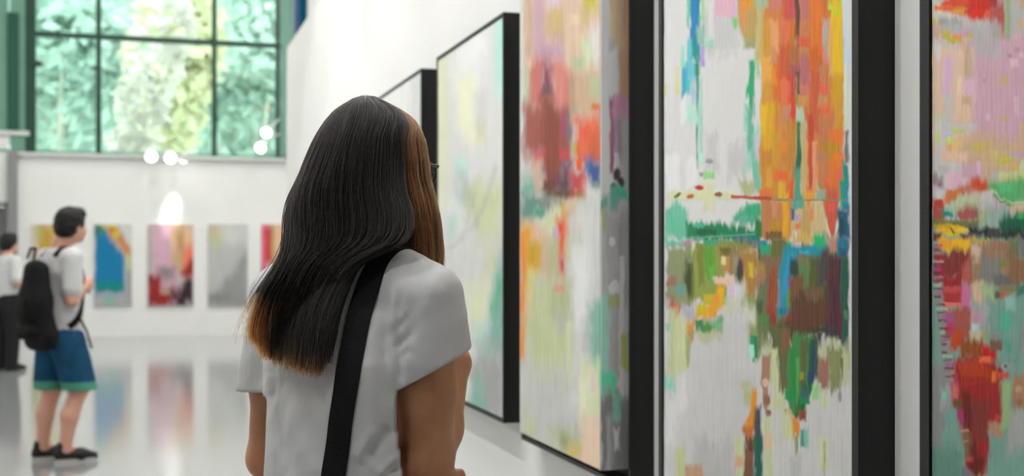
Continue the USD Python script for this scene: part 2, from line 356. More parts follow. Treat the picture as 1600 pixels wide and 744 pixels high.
def canvas_slab(X, ya, yb, z0, z1, depth, nu, nv, paint, seed, base, side_paint=None):
    """stretched canvas: front at x = X facing -x, from ya (near) to yb (far); painted with paint(Brush)"""
    yy, zz_ = np.meshgrid(np.linspace(ya, yb, nu), np.linspace(z0, z1, nv), indexing='ij')
    P = np.stack([np.full(yy.size, X), yy.ravel(), zz_.ravel()], 1)
    u, v = seen(P); b = Brush(u, v, base, seed); paint(b)
    P[:, 0] -= .0012 * np.clip(b.h, 0, 1)
    i = np.arange(nu * nv).reshape(nu, nv)
    f = np.stack([i[:-1, :-1], i[:-1, 1:], i[1:, 1:], i[1:, :-1]], -1).reshape(-1, 4)
    ring = np.r_[i[:, 0], i[-1, 1:], i[-2::-1, -1], i[0, -2:0:-1]]
    back = P[ring].copy(); back[:, 0] = X + depth
    n0 = len(P); k = np.arange(len(ring)); k2 = (k + 1) % len(ring)
    f = np.vstack([f, np.stack([ring[k], ring[k2], n0 + k2, n0 + k], -1)])
    f = np.vstack([np.c_[f[:, 0], f[:, 1], f[:, 2]], np.c_[f[:, 0], f[:, 2], f[:, 3]]])
    cb = n0 + len(ring)
    f = np.vstack([f, np.c_[n0 + k, n0 + k2, np.full(len(k), cb)]])
    V = np.vstack([P, back, [[X + depth, (ya + yb) / 2, (z0 + z1) / 2]]])
    C = np.vstack([b.c, np.tile(lin((215, 213, 208)), (len(ring) + 1, 1))])
    n = trimesh.Trimesh(V, f, process=False)
    if n.volume < 0: f = f[:, ::-1]
    return (V, f), np.clip(C, 0, .94)

def frame_mesh(X, ya, yb, z0, z1, lip, wall):
    o = box((X, ya, z0), (wall, yb, z1)); i = box((X - 1, ya + lip, z0 + lip), (wall - .012, yb - lip, z1 - lip))
    return minus(o, i)

def long_wall_painting(ya, yb, lip, paint, seed, base, label, canvas_x, X, z0=.79, z1=2.24, nu=200, nv=300):
    """floater frame on the long wall: black frame, backing board, painted canvas"""
    t = thing('framed_painting', (0, 0, 0), label=label, cat='painting')
    obj('frame', frame_mesh(X, ya, yb, z0, z1, lip, W + .0005), M['black_frame'], t)
    cd = max(.03, X + .045 - canvas_x)
    m, c = canvas_slab(canvas_x, ya + lip + .001, yb - lip - .001, z0 + lip + .001, z1 - lip - .001, cd, nu, nv, paint, seed, base)
    obj('canvas', m, M['paint'], t, smooth=True, colors=c)
    return t
XF = 1.2

def art_columns(b):           # orange and red columns over green, white grounds
    b.soft = 1.15
    r, p, d, dab = b.r, b.poly, b.drip, b.dab
    rnd = random.Random(5)
    r(1030, 430, 1340, 900, (209, 209, 208), 14, 20)
    r(1036, 0, 1052, 230, (233, 233, 233)); r(1040, 240, 1062, 300, (248, 248, 248)); r(1072, 245, 1090, 295, (246, 246, 246))
    r(1086, 20, 1152, 84, (206, 206, 206), 4, 12); r(1103, 208, 1122, 268, (206, 206, 206), 3, 8); r(1136, 225, 1165, 275, (208, 208, 208), 3, 8)
    r(1114, -20, 1150, 30, (236, 190, 206), 2, 6); r(1108, 5, 1116, 60, (231, 231, 231)); r(1146, 8, 1152, 40, (228, 190, 222))
    # blue and teal streak
    r(1073, -20, 1077, 45, (130, 205, 185)); r(1096, -20, 1102, 32, (165, 225, 150)); r(1078, -20, 1094, 92, (8, 152, 160), 1.5, 3); r(1080, -20, 1089, 45, (22, 135, 208), 1.5, 3)
    r(1088, -20, 1093, 22, (0, 128, 190)); r(1079, 45, 1084, 62, (40, 125, 205)); r(1088, 45, 1101, 72, (158, 198, 182), 2, 5); r(1100, 60, 1115, 74, (172, 222, 205))
    p([(1073, 60), (1080, 60), (1082, 90), (1090, 95), (1088, 125), (1078, 128), (1070, 148), (1066, 148), (1066, 105), (1072, 90)], (115, 208, 222), 1.5, 3)
    r(1065, 104, 1073, 148, (62, 182, 214)); r(1073, 125, 1079, 148, (70, 206, 204)); r(1064, 70, 1069, 104, (165, 228, 205)); r(1057, 104, 1062, 148, (232, 228, 168)); r(1034, 133, 1041, 148, (218, 226, 150))
    r(1094, 72, 1100, 104, (186, 164, 232)); r(1080, 118, 1086, 165, (172, 205, 240), 2); d(1090, 85, 265, 6, (70, 165, 140)); r(1087, 100, 1092, 118, (20, 150, 100)); r(1093, 120, 1098, 240, (172, 222, 205), 2, 4)
    r(1072, 165, 1090, 190, (190, 240, 222), 3, 6); r(1064, 150, 1072, 190, (250, 250, 250)); r(1092, 240, 1100, 255, (190, 240, 222))
    # green streak right of centre
    r(1166, 200, 1186, 268, (165, 220, 205), 3, 7); d(1175, 95, 185, 11, (40, 176, 120)); r(1166, 132, 1178, 150, (30, 185, 125), 2, 4); r(1162, 160, 1168, 205, (170, 225, 205)); r(1168, 165, 1178, 235, (110, 195, 165), 2, 5)
    r(1180, 75, 1188, 120, (186, 214, 178)); r(1176, 230, 1188, 300, (128, 200, 175), 2, 5); r(1155, 282, 1180, 308, (192, 198, 148), 2, 5); r(1180, 215, 1190, 250, (210, 214, 222))
    # tan and orange at the top
    p([(1150, -20), (1188, -20), (1188, 70), (1172, 76), (1160, 60), (1153, 35)], (196, 166, 92), 2, 5); p([(1154, 0), (1166, 0), (1164, 42), (1156, 30)], (238, 152, 88)); r(1163, -20, 1176, 16, (238, 158, 50))
    r(1147, 28, 1152, 45, (120, 215, 120)); r(1163, 62, 1180, 75, (168, 172, 120), 3)
    # the orange red columns
    p([(1190, -20), (1246, -20), (1244, 300), (1236, 372), (1190, 372)], (222, 138, 62), 2, 5); p([(1244, -20), (1318, -20), (1318, 240), (1312, 310), (1303, 372), (1288, 330), (1262, 235), (1246, 190)], (222, 132, 62), 2, 5); p([(1246, 190), (1262, 230), (1282, 310), (1296, 372), (1244, 372), (1242, 300)], (218, 196, 140), 2, 5)
    r(1180, -10, 1194, 95, (212, 194, 126), 2, 5); r(1180, -10, 1200, 14, (182, 196, 160)); r(1189, 90, 1200, 102, (242, 172, 122)); r(1191, 30, 1208, 92, (226, 162, 52), 2, 4); r(1190, 88, 1207, 133, (250, 180, 74)); r(1191, 128, 1206, 166, (226, 162, 52))
    r(1190, 160, 1212, 245, (234, 176, 10), 2, 4); r(1190, 160, 1198, 210, (252, 198, 0)); r(1188, 235, 1216, 312, (216, 146, 42), 2, 5); r(1196, 258, 1206, 298, (232, 164, 58)); r(1186, 296, 1208, 312, (240, 122, 40))
    r(1188, 308, 1224, 372, (206, 132, 76), 2, 5); r(1206, 310, 1214, 340, (226, 150, 105)); r(1204, 345, 1222, 362, (202, 148, 32))
    r(1204, 28, 1217, 80, (246, 168, 110)); r(1204, 78, 1214, 100, (222, 152, 108)); r(1209, 100, 1222, 160, (232, 116, 18)); r(1206, 104, 1214, 134, (255, 142, 40)); r(1216, 165, 1236, 205, (228, 150, 52)); r(1222, 160, 1238, 195, (214, 144, 110)); r(1206, 205, 1222, 262, (224, 160, 40))
    r(1204, -20, 1222, 14, (220, 130, 120)); r(1222, -20, 1236, 30, (220, 96, 56)); r(1220, 28, 1238, 82, (240, 118, 76), 2, 4); r(1218, 66, 1236, 128, (217, 96, 50), 2, 4); r(1220, 126, 1236, 164, (241, 116, 72)); r(1232, -20, 1246, 30, (222, 84, 92)); r(1235, 30, 1245, 62, (232, 112, 14)); r(1235, 58, 1243, 76, (192, 132, 16))
    r(1236, 74, 1250, 98, (188, 112, 56)); r(1234, 98, 1262, 120, (184, 92, 92)); r(1234, 115, 1242, 160, (212, 72, 62)); r(1236, 150, 1244, 200, (233, 66, 32)); r(1222, 222, 1236, 240, (250, 140, 50)); r(1216, 255, 1234, 290, (228, 152, 54)); r(1208, 266, 1232, 282, (248, 116, 36)); r(1230, 280, 1240, 312, (246, 92, 22))
    r(1216, 282, 1226, 312, (240, 184, 48)); r(1222, 300, 1232, 372, (244, 178, 24)); r(1231, 190, 1244, 260, (206, 140, 44), 2, 4)
    r(1243, -20, 1251, 60, (98, 68, 46)); r(1245, 58, 1250, 75, (170, 88, 110)); r(1244, 112, 1250, 148, (98, 82, 40)); r(1243, 148, 1249, 168, (150, 150, 60)); d(1248, 180, 250, 7, (0, 122, 84)); p([(1246, 235), (1252, 235), (1256, 270), (1254, 285), (1243, 285), (1243, 262)], (0, 112, 84)); r(1241, 268, 1256, 322, (82, 164, 140), 2, 4); r(1238, 312, 1256, 326, (96, 180, 158))
    r(1236, 326, 1243, 345, (0, 105, 135)); r(1243, 335, 1250, 350, (200, 160, 225)); r(1236, 345, 1255, 360, (215, 190, 120)); r(1243, 350, 1250, 357, (255, 120, 90))
    r(1250, -20, 1266, 30, (206, 122, 112)); r(1250, 28, 1266, 60, (216, 132, 82)); r(1250, 58, 1266, 74, (234, 98, 58)); r(1250, 74, 1266, 90, (205, 140, 76)); r(1250, 86, 1266, 135, (196, 112, 114), 2, 4); r(1250, 132, 1262, 150, (216, 122, 112)); r(1250, 150, 1262, 166, (216, 152, 80)); r(1244, 165, 1256, 186, (190, 215, 190)); r(1252, 185, 1260, 300, (206, 190, 140)); r(1256, 220, 1266, 372, (222, 176, 100), 2, 4)
    r(1265, -20, 1287, 78, (238, 126, 34), 2, 4); r(1265, 72, 1284, 106, (219, 106, 12), 2, 4); r(1266, 104, 1284, 208, (216, 97, 52), 2, 4); d(1267, 180, 310, 10, (216, 78, 48)); r(1280, 45, 1288, 85, (255, 116, 10)); r(1270, 222, 1276, 300, (240, 164, 120)); d(1264, 290, 325, 6, (244, 92, 96)); r(1260, 295, 1272, 312, (246, 166, 40)); r(1252, 326, 1264, 372, (206, 168, 100)); r(1264, 320, 1272, 345, (234, 150, 100))
    r(1285, -20, 1296, 28, (220, 116, 40)); r(1286, 30, 1294, 76, (192, 180, 176)); r(1288, 74, 1294, 90, (180, 176, 178)); r(1286, 88, 1296, 105, (224, 142, 150)); r(1280, 106, 1294, 134, (210, 132, 80)); r(1280, 132, 1294, 148, (245, 106, 72)); r(1280, 148, 1292, 166, (214, 150, 96)); r(1284, 162, 1296, 178, (246, 106, 66)); r(1280, 182, 1304, 300, (210, 132, 80), 2, 5); r(1279, 222, 1298, 248, (202, 142, 32)); r(1280, 238, 1288, 252, (198, 130, 118)); r(1279, 284, 1285, 295, (160, 160, 70)); r(1287, 280, 1296, 296, (255, 104, 76)); r(1276, 297, 1298, 312, (154, 186, 158), 2, 4)
    r(1295, 28, 1304, 118, (236, 184, 110)); r(1300, -20, 1318, 120, (251, 197, 0), 2, 3); r(1310, -20, 1318, 14, (214, 212, 12)); r(1301, 10, 1312, 26, (220, 214, 10)); r(1296, -20, 1300, 14, (180, 240, 80)); r(1298, 118, 1316, 170, (223, 168, 12), 2, 4); r(1304, 160, 1318, 206, (226, 160, 48), 2, 4); r(1296, 204, 1318, 226, (250, 126, 38)); r(1296, 222, 1312, 254, (204, 152, 0)); r(1302, 238, 1320, 262, (252, 130, 30)); r(1296, 252, 1318, 300, (240, 124, 36), 2, 4); r(1292, 294, 1312, 340, (205, 112, 66), 2, 4)
    p([(1290, 300), (1312, 300), (1308, 345), (1302, 374), (1296, 360), (1290, 330)], (216, 97, 58), 1.5, 4); r(1296, 318, 1306, 330, (252, 92, 86)); r(1310, 268, 1316, 312, (252, 104, 100))
    r(1318, -20, 1326, 175, (218, 232, 232), 1.5, 3); r(1318, 60, 1326, 100, (206, 226, 246)); r(1319, 120, 1326, 205, (222, 232, 205)); r(1320, 205, 1327, 255, (120, 124, 120)); r(1318, 255, 1327, 300, (0, 148, 140)); r(1312, 280, 1322, 328, (0, 168, 104)); r(1318, 284, 1327, 330, (0, 150, 176)); r(1310, 326, 1327, 376, (0, 92, 122), 2, 4); r(1312, 342, 1319, 374, (0, 66, 88))
    # dotted line
    r(1044, 298, 1150, 312, (226, 229, 172), 2, 3, .8); r(1098, 284, 1116, 330, (226, 229, 180), 2, 4, .8); r(1101, 268, 1117, 279, (160, 226, 142)); dab(1093, 293, 7, 4, (202, 44, 32)); dab(1079, 307, 6, 3.5, (196, 96, 62)); dab(1123, 304, 7, 3.5, (148, 88, 56)); b.line([(1054, 309), (1064, 301)], 4, (84, 92, 40)); b.line([(1143, 307), (1180, 309), (1206, 311)], 5, (206, 78, 66)); b.line([(1178, 309), (1206, 310)], 5, (196, 74, 26))
    b.line([(1206, 312), (1325, 313)], 2.5, (120, 150, 120)); dab(1109, 252, 6, 4, (160, 160, 158)); dab(1096, 272, 4, 3, (170, 170, 176))
    # green band
    p([(1040, 325), (1056, 315), (1074, 330), (1074, 376), (1040, 376)], (112, 204, 170), 2, 5); r(1050, 345, 1056, 360, (70, 214, 150)); p([(1070, 345), (1090, 350), (1150, 352), (1188, 362), (1188, 380), (1072, 376)], (0, 136, 86), 2, 5); r(1088, 358, 1120, 367, (0, 100, 58)); r(1085, 348, 1100, 356, (64, 196, 150)); p([(1145, 338), (1160, 322), (1186, 320), (1186, 352), (1168, 352), (1150, 348)], (78, 184, 148), 2, 5); r(1166, 318, 1188, 340, (60, 180, 130)); r(1156, 338, 1168, 348, (100, 190, 155))
    r(1146, 368, 1188, 385, (0, 122, 136), 2, 4); r(1162, 378, 1182, 388, (0, 100, 150)); r(1100, 376, 1146, 386, (0, 170, 140)); r(1180, 345, 1190, 372, (0, 130, 50)); r(1196, 362, 1222, 374, (130, 90, 50)); b.line([(1074, 372), (1180, 366)], 2, (90, 190, 150))
    r(1042, 376, 1072, 386, (118, 208, 182)); r(1066, 376, 1082, 386, (190, 150, 180))
    # below: sage, olive, browns
    r(1042, 385, 1080, 480, (146, 156, 112), 2, 6); r(1078, 385, 1136, 470, (148, 166, 76), 2, 7); r(1100, 382, 1118, 432, (96, 166, 52), 2, 5); r(1108, 416, 1117, 440, (110, 190, 70)); r(1086, 380, 1100, 390, (140, 150, 40)); r(1092, 386, 1100, 445, (130, 140, 40)); p([(1070, 408), (1084, 404), (1084, 462), (1076, 466), (1071, 445)], (66, 76, 34), 3, 5); r(1074, 402, 1084, 410, (140, 150, 110)); r(1058, 444, 1070, 460, (110, 165, 160), 2, 4)
    r(1116, 378, 1180, 396, (158, 146, 50), 3, 6); r(1126, 388, 1142, 402, (110, 110, 22)); r(1130, 402, 1146, 430, (196, 148, 72), 2, 5); r(1128, 402, 1134, 412, (240, 220, 150)); r(1140, 388, 1165, 440, (140, 120, 60), 2, 6, .8); r(1154, 400, 1165, 424, (94, 44, 74)); r(1150, 416, 1162, 440, (56, 66, 36), 2, 4); r(1160, 392, 1182, 475, (186, 134, 54), 2, 6); r(1170, 410, 1177, 432, (218, 194, 40)); r(1160, 462, 1178, 492, (150, 160, 72), 2, 5); r(1170, 470, 1190, 560, (150, 168, 110), 3, 6)
    r(1042, 432, 1056, 446, (168, 114, 96)); r(1042, 460, 1056, 478, (168, 114, 100)); p([(1050, 470), (1064, 478), (1062, 498), (1056, 520), (1050, 500)], (206, 96, 60), 1.5, 4); r(1051, 476, 1058, 492, (206, 72, 78)); d(1058, 495, 545, 6, (216, 152, 90)); p([(1114, 434), (1146, 430), (1150, 446), (1118, 444)], (240, 206, 182)); r(1140, 446, 1150, 470, (236, 190, 225)); r(1146, 442, 1164, 470, (222, 226, 225), 3, 6)
    p([(1122, 446), (1133, 446), (1130, 478), (1116, 496), (1086, 494), (1086, 480), (1104, 474), (1118, 464)], (240, 172, 22), 2, 4); r(1100, 460, 1120, 476, (206, 188, 22)); r(1122, 448, 1132, 474, (250, 192, 6)); r(1090, 476, 1102, 490, (212, 198, 10)); r(1114, 462, 1123, 474, (246, 156, 60)); r(1066, 478, 1086, 500, (186, 186, 200), 2, 4); r(1072, 500, 1086, 520, (226, 160, 60)); r(1072, 515, 1086, 535, (196, 152, 84))
    r(1088, 500, 1128, 521, (82, 150, 52), 3, 6); r(1088, 500, 1100, 516, (62, 140, 92)); r(1116, 502, 1130, 520, (120, 196, 146)); r(1090, 518, 1130, 536, (196, 200, 160), 3, 6); r(1134, 470, 1150, 490, (214, 220, 172), 3, 6); r(1042, 482, 1058, 590, (200, 208, 160), 3, 6); r(1054, 500, 1074, 582, (212, 220, 168), 3, 6); d(1075, 525, 572, 8, (172, 178, 120)); r(1030, 470, 1046, 560, (222, 226, 232), 3, 5); r(1041, 505, 1047, 518, (150, 210, 196)); r(1160, 480, 1180, 510, (222, 224, 205), 3, 6)
    p([(1085, 555), (1100, 540), (1130, 530), (1140, 480), (1158, 486), (1172, 520), (1174, 640), (1160, 690), (1085, 700)], (209, 209, 208), 5, 12)
    d(1177, 525, 566, 7, (30, 168, 110)); r(1178, 525, 1184, 560, (0, 140, 80)); r(1172, 540, 1178, 560, (170, 240, 215)); r(1034, 590, 1056, 608, (150, 216, 196), 3, 5); r(1058, 580, 1072, 640, (232, 232, 232), 3, 8); r(1040, 620, 1056, 690, (234, 234, 234), 4, 8)
    # dark mass at right
    r(1184, 384, 1326, 520, (104, 100, 66), 2, 6); r(1188, 376, 1200, 388, (0, 150, 170)); r(1190, 384, 1206, 402, (0, 180, 120)); r(1190, 398, 1220, 432, (142, 106, 82), 2, 5); r(1182, 410, 1196, 436, (180, 140, 60)); r(1180, 424, 1194, 442, (176, 128, 96)); r(1205, 372, 1232, 402, (112, 112, 50), 2, 5); r(1184, 440, 1202, 545, (112, 126, 80), 2, 6); r(1182, 470, 1192, 490, (80, 90, 50)); r(1188, 492, 1200, 510, (80, 140, 62)); r(1199, 430, 1210, 492, (160, 68, 56), 2, 4); r(1206, 418, 1213, 490, (172, 78, 14)); r(1205, 490, 1214, 510, (164, 32, 28)); r(1226, 490, 1236, 506, (164, 32, 28)); r(1214, 470, 1230, 506, (112, 122, 84))
    r(1228, 378, 1240, 400, (90, 180, 80)); r(1240, 366, 1272, 384, (222, 186, 100), 2, 4); r(1236, 380, 1252, 388, (215, 200, 215)); r(1270, 366, 1292, 396, (0, 192, 112), 2, 4); r(1290, 366, 1312, 390, (186, 160, 140), 2, 4); r(1300, 372, 1308, 392, (206, 140, 110)); r(1308, 372, 1326, 398, (0, 118, 150)); r(1312, 388, 1322, 400, (0, 86, 120))
    p([(1226, 384), (1292, 388), (1290, 402), (1252, 402), (1240, 410), (1234, 448), (1232, 492), (1216, 490), (1218, 420)], (14, 152, 168), 1.5, 4); p([(1230, 398), (1244, 394), (1238, 430), (1230, 460), (1222, 470), (1224, 430)], (18, 162, 208)); r(1250, 392, 1264, 399, (0, 190, 230)); r(1216, 482, 1228, 492, (0, 122, 160)); r(1231, 432, 1236, 446, (160, 40, 150)); r(1230, 452, 1236, 480, (110, 150, 50)); r(1214, 436, 1220, 480, (140, 140, 165)); r(1234, 404, 1250, 432, (36, 70, 60), 2, 4)
    r(1248, 402, 1270, 450, (122, 128, 84), 2, 4); r(1250, 416, 1264, 440, (84, 142, 80)); r(1264, 404, 1284, 460, (86, 94, 42), 2, 4); r(1234, 430, 1256, 468, (124, 82, 52), 2, 5); r(1256, 452, 1296, 470, (124, 90, 60)); p([(1206, 520), (1216, 505), (1236, 500), (1236, 468), (1296, 465), (1296, 512), (1264, 520), (1260, 535), (1216, 528)], (97, 59, 32), 2, 5); r(1250, 455, 1258, 480, (90, 56, 32)); r(1280, 392, 1295, 446, (70, 68, 70), 2, 4); r(1287, 446, 1294, 470, (70, 76, 22))
    p([(1294, 402), (1316, 400), (1316, 500), (1312, 530), (1306, 528), (1294, 505)], (84, 32, 50), 2, 4); r(1296, 416, 1310, 431, (88, 44, 14)); r(1309, 476, 1316, 530, (98, 24, 56)); r(1264, 512, 1296, 520, (60, 66, 14)); r(1266, 520, 1284, 548, (62, 58, 64), 2, 5); r(1290, 506, 1310, 532, (58, 56, 62)); r(1284, 530, 1292, 552, (180, 176, 180)); r(1315, 400, 1327, 560, (0, 92, 72), 1.5, 4); r(1318, 484, 1327, 500, (80, 130, 105)); r(1318, 555, 1327, 575, (80, 180, 90))
    # drips
    r(1194, 538, 1330, 600, (196, 204, 158), 4, 10); r(1206, 540, 1226, 642, (212, 219, 170), 3, 6); p([(1214, 512), (1236, 512), (1238, 600), (1230, 618), (1219, 608)], (102, 102, 60), 2, 5); r(1205, 505, 1226, 545, (96, 104, 60), 2, 6); r(1222, 520, 1232, 545, (140, 92, 60)); r(1236, 520, 1242, 535, (112, 34, 14)); p([(1230, 560), (1242, 520), (1262, 520), (1276, 540), (1268, 600), (1256, 640), (1244, 655), (1234, 640), (1228, 610)], (60, 142, 70), 2, 5); d(1240, 545, 640, 9, (24, 146, 62)); d(1257, 530, 640, 10, (100, 98, 52), lean=-4); d(1272, 530, 632, 12, (12, 90, 40), lean=-8); r(1265, 540, 1279, 588, (20, 78, 86), 2, 4); r(1263, 580, 1271, 595, (36, 56, 128)); r(1250, 582, 1257, 594, (160, 160, 20)); p([(1256, 600), (1266, 600), (1254, 645), (1244, 652)], (0, 96, 40)); r(1252, 606, 1264, 626, (48, 104, 112)); r(1252, 620, 1266, 632, (0, 140, 84)); r(1226, 610, 1238, 625, (0, 150, 80)); d(1246, 560, 630, 6, (92, 166, 92))
    r(1279, 558, 1296, 610, (166, 116, 98), 2, 5); r(1270, 600, 1282, 625, (150, 222, 140)); p([(1294, 545), (1318, 545), (1312, 610), (1300, 612), (1296, 590)], (142, 148, 98), 2, 6); d(1316, 560, 592, 5, (122, 122, 76)); r(1284, 606, 1292, 640, (214, 222, 170)); d(1281, 600, 700, 4, (210, 214, 206)); dab(1312, 620, 3, 10, (150, 150, 150))
    r(1236, 652, 1249, 682, (236, 142, 20)); r(1250, 636, 1260, 656, (150, 74, 52)); r(1226, 640, 1236, 655, (196, 150, 120)); r(1250, 670, 1264, 698, (134, 200, 184), 2, 4); r(1252, 672, 1257, 698, (80, 140, 132)); r(1222, 642, 1238, 682, (212, 219, 170), 2, 5); d(1243, 680, 714, 8, (160, 168, 110)); r(1236, 716, 1252, 780, (190, 190, 188), 3, 6); r(1280, 684, 1294, 732, (216, 224, 170), 2, 4); d(1288, 690, 790, 3, (170, 172, 150))
    d(1198, 555, 655, 14, (178, 132, 108), rag=6); dab(1197, 598, 6, 7, (222, 190, 170)); dab(1199, 625, 5, 8, (146, 104, 78)); dab(1201, 646, 5, 6, (150, 108, 84)); r(1194, 652, 1206, 780, (208, 216, 168), 2, 6); r(1196, 682, 1204, 700, (238, 196, 162)); r(1162, 605, 1176, 630, (190, 198, 140), 3, 6)
    p([(1176, 610), (1184, 606), (1184, 652), (1176, 680), (1164, 690), (1166, 660), (1172, 640)], (238, 150, 14), 1.5, 4); r(1160, 668, 1176, 686, (206, 116, 46)); p([(1164, 684), (1180, 684), (1176, 800), (1160, 800)], (130, 84, 54), 2, 5); r(1170, 684, 1175, 705, (84, 54, 20)); r(1179, 640, 1190, 690, (72, 76, 86)); p([(1178, 684), (1192, 680), (1190, 800), (1176, 800)], (0, 96, 76), 2, 5); r(1148, 684, 1162, 800, (212, 220, 170), 2, 5); r(1148, 712, 1162, 732, (222, 176, 140))
    p([(1086, 690), (1110, 684), (1124, 692), (1148, 684), (1150, 800), (1084, 800)], (189, 189, 188), 5, 10); p([(1070, 730), (1096, 726), (1102, 745), (1098, 800), (1070, 800)], (200, 160, 126), 2, 6); r(1056, 700, 1072, 800, (206, 214, 158), 2, 5); r(1300, 640, 1328, 900, (214, 214, 212), 5, 10)

def art_wedge(b):             # pinks above, red wedge below
    b.soft = 1.25
    r, p, d, dab = b.r, b.poly, b.drip, b.dab
    rnd = random.Random(9)
    r(1500, 40, 2700, 330, (216, 174, 190), 6, 16); r(1440, 330, 2700, 900, (128, 164, 150), 8, 20)
    for k in range(60):        # the part towards the camera, beyond the picture
        x, y = rnd.uniform(1640, 2600), rnd.uniform(-200, 1000); w, h = rnd.uniform(20, 110), rnd.uniform(20, 120)
        c = rnd.choice([(216, 174, 190), (206, 206, 204), (120, 165, 150), (190, 72, 60), (226, 180, 130), (90, 170, 120), (236, 186, 60), (140, 105, 78)])
        p([(x, y), (x + w, y + rnd.uniform(-20, 20)), (x + w * .9, y + h), (x + w * .1, y + h)], c, 4, 14)
    r(1544, -20, 1610, 50, (188, 190, 189), 2, 6); r(1455, 0, 1500, 40, (226, 214, 200), 2, 5)
    p([(1470, 0), (1510, -20), (1552, -20), (1552, 22), (1540, 28), (1508, 26), (1476, 18), (1470, 8)], (226, 74, 34), 2, 4); p([(1515, -20), (1550, -20), (1550, 16), (1530, 24), (1512, 20)], (216, 44, 16), 2, 4); r(1474, 6, 1488, 16, (246, 96, 60)); r(1460, 8, 1474, 16, (250, 128, 50)); dab(1500, 14, 12, 5, (216, 132, 50)); r(1488, 14, 1506, 24, (240, 160, 60)); dab(1526, 18, 8, 5, (246, 24, 10)); r(1540, 16, 1552, 28, (230, 96, 20)); r(1547, -20, 1562, 12, (184, 46, 58))
    p([(1546, 14), (1570, 0), (1571, 58), (1562, 58), (1560, 45), (1548, 44)], (190, 90, 78), 2, 4); r(1548, 36, 1556, 46, (196, 100, 140)); r(1550, 44, 1562, 58, (176, 140, 106)); r(1570, -20, 1578, 60, (164, 186, 142)); r(1594, 0, 1604, 14, (206, 176, 146)); r(1592, 30, 1604, 44, (214, 182, 148))
    r(1466, 30, 1504, 48, (168, 168, 167), 2, 4); r(1474, 40, 1530, 60, (190, 190, 189), 2, 6); r(1518, 34, 1566, 90, (189, 189, 189), 3, 8); dab(1460, 36, 4, 8, (210, 202, 40)); r(1472, 48, 1486, 60, (206, 188, 84)); r(1480, 58, 1504, 67, (208, 192, 40)); r(1488, 54, 1504, 60, (246, 146, 96)); r(1504, 46, 1518, 60, (212, 172, 190)); r(1512, 50, 1520, 60, (206, 190, 84)); dab(1512, 62, 8, 4, (226, 190, 160))
    r(1456, 74, 1520, 240, (236, 202, 174), 3, 6); r(1459, 38, 1472, 70, (216, 182, 160)); r(1458, 60, 1470, 90, (232, 226, 232)); r(1474, 88, 1489, 152, (230, 190, 212)); r(1475, 148, 1489, 260, (206, 206, 205), 2, 5); r(1496, 118, 1504, 142, (255, 216, 188)); r(1506, 74, 1518, 128, (214, 180, 152)); r(1506, 120, 1526, 150, (232, 192, 210), 2, 6); r(1504, 150, 1518, 164, (216, 182, 146)); r(1458, 180, 1474, 192, (206, 214, 166)); r(1460, 188, 1476, 276, (212, 212, 211), 2, 5); r(1478, 192, 1526, 208, (210, 210, 208), 2, 5)
    for x, y, w, h, c in ((1562, 120, 14, 14, (216, 180, 140)), (1584, 152, 8, 30, (234, 190, 208)), (1540, 178, 8, 10, (234, 190, 208)), (1562, 180, 12, 10, (216, 180, 140)), (1580, 92, 12, 12, (236, 196, 214)), (1574, 84, 8, 6, (180, 150, 166)), (1536, 122, 5, 8, (190, 160, 170)), (1592, 82, 8, 8, (236, 196, 214)), (1586, 74, 8, 8, (190, 160, 176))):
        r(x, y, x + w, y + h, c, 1.2, 2)
    p([(1498, 218), (1530, 206), (1610, 225), (1610, 296), (1530, 292), (1505, 262)], (216, 182, 148), 3, 8); r(1518, 222, 1546, 238, (214, 190, 112), 2, 4); r(1548, 236, 1584, 256, (214, 196, 130), 2, 5); r(1562, 246, 1580, 254, (214, 202, 74)); r(1578, 256, 1594, 268, (224, 190, 110)); dab(1556, 240, 4, 4, (228, 206, 120)); r(1594, 190, 1606, 226, (218, 180, 142)); r(1576, 238, 1604, 246, (206, 172, 200))
    r(1488, 200, 1506, 208, (206, 216, 130)); r(1462, 206, 1469, 224, (206, 224, 120)); r(1472, 208, 1484, 216, (206, 200, 240)); dab(1484, 218, 6, 5, (206, 240, 100)); r(1480, 224, 1489, 238, (250, 186, 84)); r(1488, 216, 1502, 236, (240, 200, 130)); r(1472, 236, 1512, 254, (240, 200, 172)); r(1481, 254, 1504, 268, (210, 210, 208)); r(1480, 266, 1512, 292, (232, 192, 208), 2, 5); r(1504, 252, 1534, 275, (214, 172, 190)); r(1526, 252, 1533, 272, (240, 192, 220)); r(1466, 258, 1482, 270, (190, 190, 190)); r(1458, 275, 1474, 292, (160, 150, 150)); r(1460, 286, 1472, 298, (166, 116, 140)); r(1458, 294, 1472, 312, (220, 220, 220))
    r(1548, 266, 1566, 284, (190, 190, 192)); r(1560, 268, 1600, 282, (206, 216, 150), 2, 4); r(1594, 250, 1606, 270, (206, 222, 170))
    # red ridge and greens
    p([(1540, 296), (1550, 282), (1610, 280), (1610, 318), (1580, 318), (1560, 308)], (92, 182, 112), 2, 4); r(1562, 286, 1584, 300, (96, 200, 126)); b.line([(1550, 300), (1575, 316), (1604, 318)], 4, (170, 220, 160)); b.line([(1552, 306), (1580, 322)], 3, (80, 140, 70))
    p([(1476, 318), (1478, 302), (1506, 290), (1522, 275), (1540, 280), (1546, 294), (1536, 298), (1514, 298), (1494, 308)], (206, 112, 62), 2, 4); p([(1518, 280), (1526, 274), (1542, 282), (1544, 294), (1520, 296)], (216, 76, 34), 2, 3); r(1480, 296, 1500, 312, (216, 128, 60)); r(1474, 308, 1482, 320, (255, 126, 76)); r(1504, 294, 1518, 302, (206, 128, 116)); r(1458, 312, 1474, 326, (196, 56, 48)); r(1458, 322, 1476, 345, (176, 82, 62)); r(1472, 328, 1490, 338, (0, 142, 122)); r(1476, 322, 1488, 330, (140, 200, 190))
